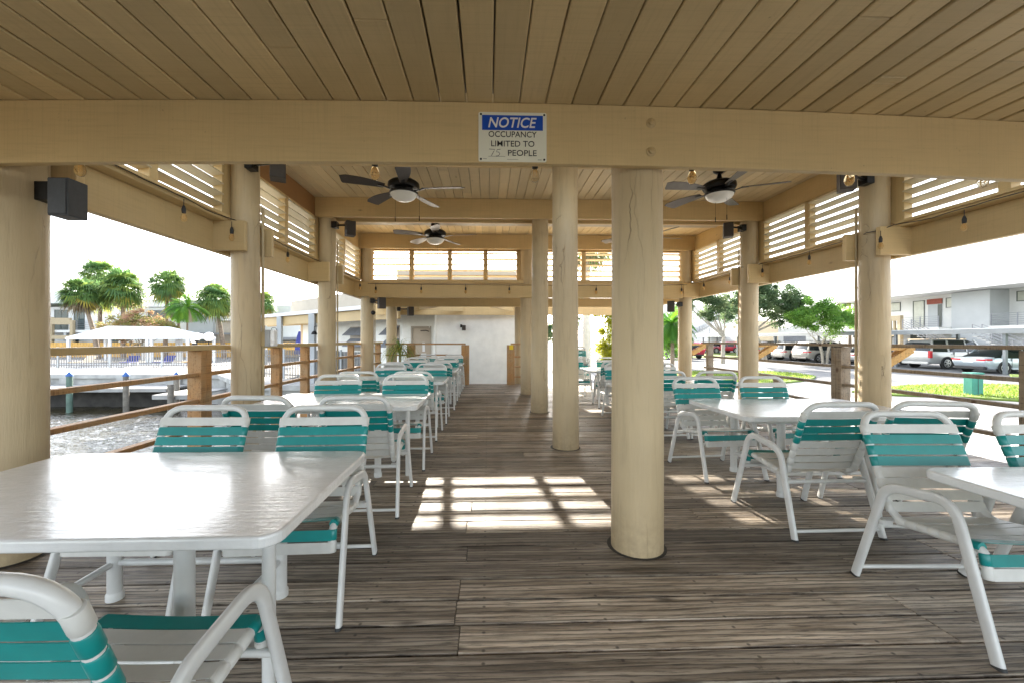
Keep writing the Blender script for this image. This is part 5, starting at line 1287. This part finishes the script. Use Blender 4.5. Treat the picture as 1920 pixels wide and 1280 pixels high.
def make_car(name, label, loc, deg, L_, W_, H_, paint, style='suv', group='cars parked along the drive', rimr=.24, lights=True):
    """front towards +x, origin on the ground under the centre"""
    t = thing(name, label, 'car', loc, R(deg), group)
    wr = .33*(H_/1.45)**.5 if style == 'sedan' else .38; hl = L_/2; hw = W_/2
    belt = H_*(.63 if style == 'sedan' else .60); zb = .24 if style == 'sedan' else .32
    if style == 'sedan': st = [(-1, .62, .82, .86), (-.985, .50, .95, .93), (-.90, zb, 1.0, .975), (-.72, zb, 1.02, 1), (-.35, zb, 1.0, 1), (.10, zb, .99, 1), (.42, zb, .98, 1), (.62, zb, .90, .99), (.85, zb, .80, .95), (.96, .34, .70, .88), (1, .45, .60, .80)]
    else: st = [(-1, .60, .95, .90), (-.985, .45, 1.0, .95), (-.93, zb, 1.02, .985), (-.70, zb, 1.0, 1), (-.3, zb, 1.0, 1), (.1, zb, 1.0, 1), (.40, zb, 1.0, 1), (.60, zb, .95, .99), (.85, zb, .89, .96), (.965, .40, .78, .90), (1, .50, .66, .84)]
    bm = NBM(); rows = []
    for x, z0, zt, ws in st:
        X = x*hl; w_ = hw*ws; T = belt*zt; row = []
        prof = [(0, T+.02), (.55, T+.015), (.86, T-.005), (.955, T-.06), (1.0, z0+(T-z0)*.62), (.985, z0+(T-z0)*.30), (.93, z0+.02), (.70, z0)]
        for a, z in prof: row.append(bm.verts.new((X, a*w_, z)))
        for a, z in prof[::-1]: row.append(bm.verts.new((X, -a*w_, z)))
        rows.append(row)
    for A, Bq in zip(rows, rows[1:]):
        n = len(A)
        for j in range(n): bm.faces.new((A[j], A[(j+1) % n], Bq[(j+1) % n], Bq[j]))
    bm.faces.new(rows[0]); bm.faces.new(rows[-1][::-1]); bmesh.ops.remove_doubles(bm, verts=bm.verts, dist=.0005); bmesh.ops.recalc_face_normals(bm, faces=bm.faces)
    body = obj('body', bm, paint, t, smooth=True)
    if style == 'sedan': g = [(-.80, 0, 0), (-.52, .62, .8), (-.28, .97, .97), (0, 1, 1), (.16, .95, 1), (.30, .55, .9), (.46, 0, .2)]
    else: g = [(-.97, .02, 0), (-.90, .72, .8), (-.82, .96, .97), (-.3, 1, 1), (.05, .99, 1), (.20, .80, .97), (.42, 0, .2)]
    def gh(z_in, sc, nm, mats, side_only=False):
        bm = NBM(); rows = []
        for x, h, q in g:
            X = x*hl; z = belt-.02+(H_-belt)*h*sc; wb = hw*.93*sc; wt = hw*(.93-.19*h)*sc
            row = [bm.verts.new(v) for v in ((X, wb, belt-.05), (X, wt+.0, max(belt-.045, z-.06)), (X, wt*.86, max(belt-.04, z-.005)), (X, 0, max(belt-.035, z+.012)), (X, -wt*.86, max(belt-.04, z-.005)), (X, -wt, max(belt-.045, z-.06)), (X, -wb, belt-.05))]
            rows.append(row)
        for i, (A, Bq) in enumerate(zip(rows, rows[1:])):
            for j in range(6):
                f = bm.faces.new((A[j], A[j+1], Bq[j+1], Bq[j])); f.material_index = 1 if (j in (1, 2, 3, 4) and (1 < i < len(rows)-3 or (style != 'sedan' and 0 < i < len(rows)-3))) else 0
        bmesh.ops.recalc_face_normals(bm, faces=bm.faces); return obj(nm, bm, mats, t, smooth=True)
    cab = gh(0, 1, 'cabin_glass', ['carglass', paint])
    # pillars
    pil = ([(-.60, -.44), (-.06, -.05), (.40, .17)] if style == 'sedan' else [(-.95, -.86), (-.52, -.50), (-.06, -.05), (.37, .19)])
    for xb, xt in pil:
        for s_ in (-1, 1):
            bm = NBM(); obox(bm, (xb*hl, s_*hw*.938, belt-.04), (xt*hl, s_*hw*.752, H_-.05), .07 if abs(xb) < .1 else .12, .035, up=(0, s_*1, .3)); obj('pillar', bm, paint, cab)
    ax = (hl*.60, -hl*.58)
    for X in ax:
        for s_ in (-1, 1):
            bm = NBM(); lathe(bm, [(wr*.98, -.01), (wr*1.17, -.01), (wr*1.17, .02), (wr*.98, .02)], 28, capb=False, capt=False); lathe(bm, [(.01, .004), (wr*1.1, .004)], 28, capb=False, capt=False)
            bmesh.ops.rotate(bm, verts=bm.verts, matrix=Matrix.Rotation(R(-90*s_), 3, 'X')); bmesh.ops.translate(bm, verts=bm.verts, vec=(X, s_*(hw*.992), wr))
            obj('wheel_arch', bm, 'plastic', body, smooth=True)
            bm = NBM(); lathe(bm, [(wr*.62, -.10), (wr*.97, -.10), (wr, -.07), (wr, .05), (wr*.96, .075), (wr*.68, .08), (wr*.66, .06)], 30); bmesh.ops.rotate(bm, verts=bm.verts, matrix=Matrix.Rotation(R(-90*s_), 3, 'X'))
            wh = obj('tyre', bm, 'tyre', t, smooth=True, loc=(X, s_*(hw-.06), wr))
            bm = NBM(); lathe(bm, [(wr*.66, .062), (wr*.66, .078), (wr*.60, .080), (wr*.58, .066)], 30, capb=False, capt=False); lathe(bm, [(.001, .09), (wr*.16, .088), (wr*.17, .066)], 16, capb=False, capt=False)
            for q in range(5):
                a = 2*math.pi*q/5; d_ = Vector((math.cos(a), math.sin(a), 0))
                for off in (-.22, .22):
                    e = Vector((math.cos(a+off), math.sin(a+off), 0)); obox(bm, d_*wr*.12+Vector((0, 0, .078)), e*wr*.62+Vector((0, 0, .074)), wr*.10, .014)
            bmesh.ops.rotate(bm, verts=bm.verts, matrix=Matrix.Rotation(R(-90*s_), 3, 'X')); obj('rim', bm, 'rim', wh)
    # rear: lamps, plate, bumper trim; sides: handles and sill; door lines
    zl = belt*(.90 if style == 'sedan' else .86)
    for s_ in (-1, 1):
        bm = NBM()
        if style == 'suburban': box(bm, -hl-.006, -hl+.16, s_*hw*.90-.09, s_*hw*.90+.07*1, belt*.62, belt*1.02)
        else:
            box(bm, -hl-.012, -hl+.12, min(s_*hw*.42, s_*hw*.90), max(s_*hw*.42, s_*hw*.90), zl-.10, zl); box(bm, -hl+.02, -hl+.34, s_*hw*.955-.03, s_*hw*.955+.035, zl-.08, zl+.01)
        obj('tail_light', bm, 'taillight', body, bevel=.012)
        bm = NBM(); box(bm, hl*.93, hl*1.0, s_*hw*.78-.16, s_*hw*.78+.10, belt*.66, belt*.78); obj('headlight', bm, 'opal', body, bevel=.02)
        bm = NBM(); box(bm, .30*hl, .38*hl, s_*(hw+.08)-.10, s_*(hw+.08)+.06, belt-.02, belt+.14); obj('mirror', bm, paint, body, bevel=.03)
        bm = NBM()
        for X in (-.02*hl, -.42*hl): box(bm, X-.16, X, s_*hw*.992-.02, s_*hw*.992+.022, belt*.80, belt*.83)
        for X in (.36*hl, -.04*hl, -.40*hl): box(bm, X-.006, X+.006, s_*hw*.985-.02, s_*hw*.985+.017, zb+.12, belt*.96)
        obj('door_line', bm, 'plastic', body)
        bm = NBM(); box(bm, -hl*.38, hl*.40, s_*hw*.975-.03, s_*hw*.975+.025, zb-.01, zb+.07); obj('sill', bm, 'plastic' if style != 'sedan' else paint, body, bevel=.01)
    bm = NBM(); box(bm, -hl-.015, -hl+.10, -.26, .26, belt*.66, belt*.66+.13); obj('plate', bm, 'plate', body)
    bm = NBM(); box(bm, -hl+.0, -hl+.22, -hw*.82, hw*.82, zb-.02, zb+.15); obj('rear_bumper', bm, 'plastic' if style != 'suburban' else 'p_silver', body, bevel=.03)
    if style != 'sedan':
        bm = NBM()
        for s_ in (-1, 1): sweep(bm, [(-hl*.78, s_*hw*.62, H_+.045), (hl*.05, s_*hw*.62, H_+.045)], .02, n=6)
        obj('roof_rail', bm, 'plastic', cab)
    return t
make_car('sedan', 'pale silver blue sedan parked nose in at the right edge, rear towards us', (30.6, 23.5, G), 0, 4.9, 1.86, 1.45, 'p_silverblue', 'sedan')
make_car('large_suv', 'big silver square backed estate SUV beside the pale blue sedan', (31.7, 27.4, G), 2, 5.6, 2.05, 1.95, 'p_silver', 'suburban')
make_car('suv', 'warm grey SUV with black wheel arches between the two right columns', (29.4, 35.2, G), 0, 4.9, 1.95, 1.78, 'p_grey', 'suv')
make_car('sedan', 'white sedan partly hidden by the near right column', (30.6, 31.9, G), 0, 4.7, 1.84, 1.42, 'p_white', 'sedan')
make_car('suv', 'pale silver SUV just left of the warm grey one', (29.4, 38.2, G), 0, 4.6, 1.85, 1.68, 'p_silver', 'suv')
make_car('suv', 'black SUV behind the yellow brace by the second right column', (29.2, 41.4, G), 0, 4.8, 1.9, 1.75, 'p_black', 'suv')
make_car('suv', 'crimson SUV seen side on beyond the lawn', (34.0, 59.3, G), 183, 5.0, 1.9, 1.66, 'p_red', 'suv')
make_car('suv', 'dark SUV with a red neighbour left of the farthest right column', (18.2, 41.0, G), 100, 4.8, 1.9, 1.75, 'p_black', 'suv')
make_car('suv', 'dark red SUV next to the dark one near the farthest right column', (20.7, 43.6, G), 100, 4.7, 1.9, 1.7, 'p_red', 'suv')
ub = thing('utility_box', 'green metal utility box standing on the near lawn', 'utility box', (16.35, 13.5, G+.06))
obj('cabinet', B(-.19, .19, -.14, .14, 0, .70), 'utility', ub, bevel=.015); obj('lid', B(-.21, .21, -.16, .16, .702, .75), 'utility', ub, bevel=.012); obj('door_seam', B(-.006, .006, -.148, -.141, .04, .66), 'plastic', ub)

# ================================================================ FAR BANK FURNITURE
def picket_fence(name, label, a, b, z0, h, step, mat, w_=.03, post=2.4, th=.03, rails=(.15, .8), group=None, pt_=.08):
    t = thing(name, label, 'fence', (*a, z0), 0, group); a_ = Vector((0, 0, 0)); b_ = Vector((b[0]-a[0], b[1]-a[1], 0)); Ln = b_.length; d = b_.normalized()
    bm = NBM(); n = int(Ln/step)
    for k in range(n+1):
        p = d*(k*step); obox(bm, p+Vector((0, 0, .03)), p+Vector((0, 0, h)), w_, th, up=(-d.y, d.x, 0))
    obj('pickets', bm, mat, t)
    bm = NBM()
    for z in rails: obox(bm, Vector((0, 0, h*z)), b_+Vector((0, 0, h*z)), th*1.2, .05)
    obj('rail', bm, mat, t); m = max(1, int(Ln/post))
    for k in range(m+1): p = d*(Ln*k/m); obj('post', B(p.x-pt_/2, p.x+pt_/2, p.y-pt_/2, p.y+pt_/2, 0, h+.04), 'picketw' if mat == 'picketw' else 'stucco_grey', t)
    return t
picket_fence('picket_fence', 'long grey metal picket fence along the far pool terrace', (-36, 29.3), (-14.8, 28.3), G, 1.38, .17, 'picket', .028, 3.2)
picket_fence('picket_fence', 'nearer grey picket fence seen between the second and third left columns', (-13.4, 22.6), (-6.6, 18.9), G, 1.42, .115, 'picket', .045, 3.2)
picket_fence('picket_fence', 'short grey picket fence before the white side wall, left of the fourth left column', (-7.2, 19.4), (-5.2, 18.0), G, 1.38, .10, 'picket', .04, 3.2)
picket_fence('cedar_fence', 'orange cedar board fence behind the white canopy', (-52, 47.8), (-16, 46.4), G, 1.62, .34, 'picketw', .29, 6, .03)
cn = thing('canopy_tent', 'long white pool canopy with a shallow pitched roof and slim white posts', 'canopy', (-30.6, 38.0, G))
bm = NBM()
ev = [(-5.1, -1.7, 2.10), (5.1, -1.7, 2.14), (5.1, 1.9, 2.14), (-5.1, 1.9, 2.10)]; rg = [(-3.2, .1, 3.12), (2.2, .1, 3.05)]
v = [bm.verts.new(p) for p in ev+rg]; 
for f in ((0, 1, 5, 4), (1, 2, 5), (2, 3, 4, 5), (3, 0, 4)): bm.faces.new([v[i] for i in f])
vb = [bm.verts.new((x, y, z-.16)) for x, y, z in ev]
for i in range(4): bm.faces.new((v[i], v[(i+1) % 4], vb[(i+1) % 4], vb[i]))
bmesh.ops.recalc_face_normals(bm, faces=bm.faces); obj('fabric_roof', bm, 'canopy', cn)
for x in (-4.9, -1.5, 1.6, 1.95, 4.95):
    for y in (-1.6, 1.8): obj('post', B(x-.10, x+.10, y-.08, y+.08, 0, 2.0), 'umbrella_pole', cn)
def closed_umbrella(loc, h, label):
    t = thing('closed_umbrella', label, 'umbrella', loc, 0, 'closed navy parasols by the pool'); bm = NBM(); sweep(bm, [(0, 0, 0), (0, 0, h+.1)], .03, n=8); obj('pole', bm, 'umbrella_pole', t)
    bm = NBM(); n = 16; pr = [(.05, h), (.14, h-.35), (.24, h-1.0), (.26, h-1.45), (.34, h-1.6), (.10, h-1.62)]; rings = []
    for r_, z in pr: rings.append([bm.verts.new((r_*(1+.22*(k % 2))*math.cos(2*math.pi*k/n), r_*(1+.22*(k % 2))*math.sin(2*math.pi*k/n), z)) for k in range(n)])
    for A, Bq in zip(rings, rings[1:]):
        for k in range(n): bm.faces.new((A[k], A[(k+1) % n], Bq[(k+1) % n], Bq[k]))
    bm.faces.new(rings[0]); bmesh.ops.recalc_face_normals(bm, faces=bm.faces); obj('folded_canopy', bm, 'navy', t); return t
closed_umbrella((-34.9, 33.5, G), 2.72, 'closed navy parasol at far left beside the near left column')
closed_umbrella((-13.6, 30.5, G), 2.5, 'closed navy parasol between the walkway posts')
for k, (x, y, z) in enumerate(((-22.2, 32.2, 1.35), (-21.6, 31.6, 1.62), (-21.0, 32.0, 1.62))):
    t = thing('globe_lamp', ('lowest white globe lamp, left of its two neighbours', 'middle white globe lamp of three by the pool', 'rightmost white globe lamp of three by the pool')[k], 'lamp', (x, y, G), 0, 'three white globe lamps by the pool')
    bm = NBM(); sweep(bm, [(0, 0, 0), (0, 0, z-G-.2)], .04, n=8); lathe(bm, [(.05, z-G-.42), (.16, z-G-.30), (.14, z-G-.22)], 12); obj('lamp_post', bm, 'black_metal', t, smooth=True)
    bm = NBM(); bmesh.ops.create_uvsphere(bm, u_segments=20, v_segments=12, radius=.24+.05*k); bmesh.ops.translate(bm, verts=bm.verts, vec=(0, 0, z-G)); obj('globe', bm, 'globe', t, smooth=True)
# loungers, tables and clutter behind the fence
def pool_lounger(x, y, dg, label, mat='navy'):
    t = thing('pool_lounger', label, 'lounger', (x, y, G), R(dg), 'loungers behind the far picket fence')
    bm = NBM(); box(bm, -.32, .32, -.9, .35, .32, .37); obox(bm, (0, .35, .345), (0, .85, .75), .64, .05); obj('cushion', bm, mat, t)
    for sx in (-.28, .28):
        for sy in (-.8, .5): obj('leg', B(sx-.02, sx+.02, sy-.02, sy+.02, 0, .32), 'umbrella_pole', t)
for k, (x, y, dg, m_, lb) in enumerate(((-25.6, 30.6, 20, 'navy', 'navy pool lounger, leftmost behind the far fence'), (-23.4, 30.9, 10, 'navy', 'navy pool lounger in the middle behind the far fence'),
    (-21.4, 31.2, -5, 'picketw', 'orange pool lounger right of the two navy ones'), (-33.0, 31.4, 15, 'umbrella_pole', 'white pool lounger at far left behind the fence'), (-29.2, 31.0, 8, 'peach', 'peach pool lounger left of the navy ones'))): pool_lounger(x, y, dg, lb, m_)
hy = thing('fire_cabinet', 'small white cabinet with a red front on the far bank at left', 'cabinet', (-27.9, 26.2, G)); obj('cabinet', B(-.24, .24, -.15, .15, 0, .62), 'paper', hy); obj('red_panel', B(-.12, .06, -.17, -.152, .06, .56), 'redwood', hy)
# low dock on the far bank and its pilings
dk = thing('low_dock', 'low grey dock ledge along the far seawall', 'dock', (-26, 21.6, -1.0))
obj('dock_boards', B(-34, 10.2, -.6, 1.2, -.04, .03), 'dockgrey', dk); obj('fascia', B(-34, 10.2, -.66, -.601, -.14, .02), 'dockgrey', dk); obj('dark_bulkhead', B(-34, 10.2, .5, .6, -1.5, -.15), 'darkdock', dk)
d2 = thing('low_dock', 'short grey finger dock at the right end of the far seawall', 'dock', (-14.5, 19.9, -1.0)); obj('dock_boards', B(.0, 1.7, -1.4, 1.0, -.04, .03), 'dockgrey', d2); obj('fascia', B(.0, 1.7, -1.46, -1.401, -.16, .02), 'dockgrey', d2)
for k, (x, y, lb) in enumerate(((-19.95, 20.5, 'leftmost green wrapped piling with a blue cap in the canal'), (-17.2, 20.35, 'middle piling with a blue cap in the canal'), (-14.75, 20.2, 'rightmost blue capped piling in the canal by the dock corner'))):
    t = thing('mooring_piling', lb, 'piling', (x, y, WZ), 0, 'blue capped mooring pilings'); bm = NBM(); sweep(bm, [(0, 0, -1), (0, 0, 1.85)], .12, n=14); obj('pole', bm, 'greenpile' if k == 0 else 'piling', t, smooth=True)
    bm = NBM(); lathe(bm, [(.14, 1.78), (.14, 1.84), (.005, 2.02)], 16); obj('cap', bm, 'bluecap', t, smooth=True)
for x, y, lb in ((-13.6, 18.3, 'short uncapped piling at the finger dock corner'), (-12.4, 18.6, 'short uncapped piling at the right of the finger dock')):
    bm = NBM(); sweep(bm, [(0, 0, -1), (0, 0, 1.6)], .12, n=12); tag(obj('dock_piling', bm, 'piling', None, smooth=True, loc=(x, y, WZ)), lb, 'piling')
bn = thing('trash_bin', 'small blue bin on the far bank seen beside the second left column', 'bin', (-10.35, 18.9, G)); bm = NBM(); lathe(bm, [(.2, 0), (.25, .62), (.28, .66), (.24, .66)], 18); obj('bin_body', bm, 'bluecap', bn, smooth=True)
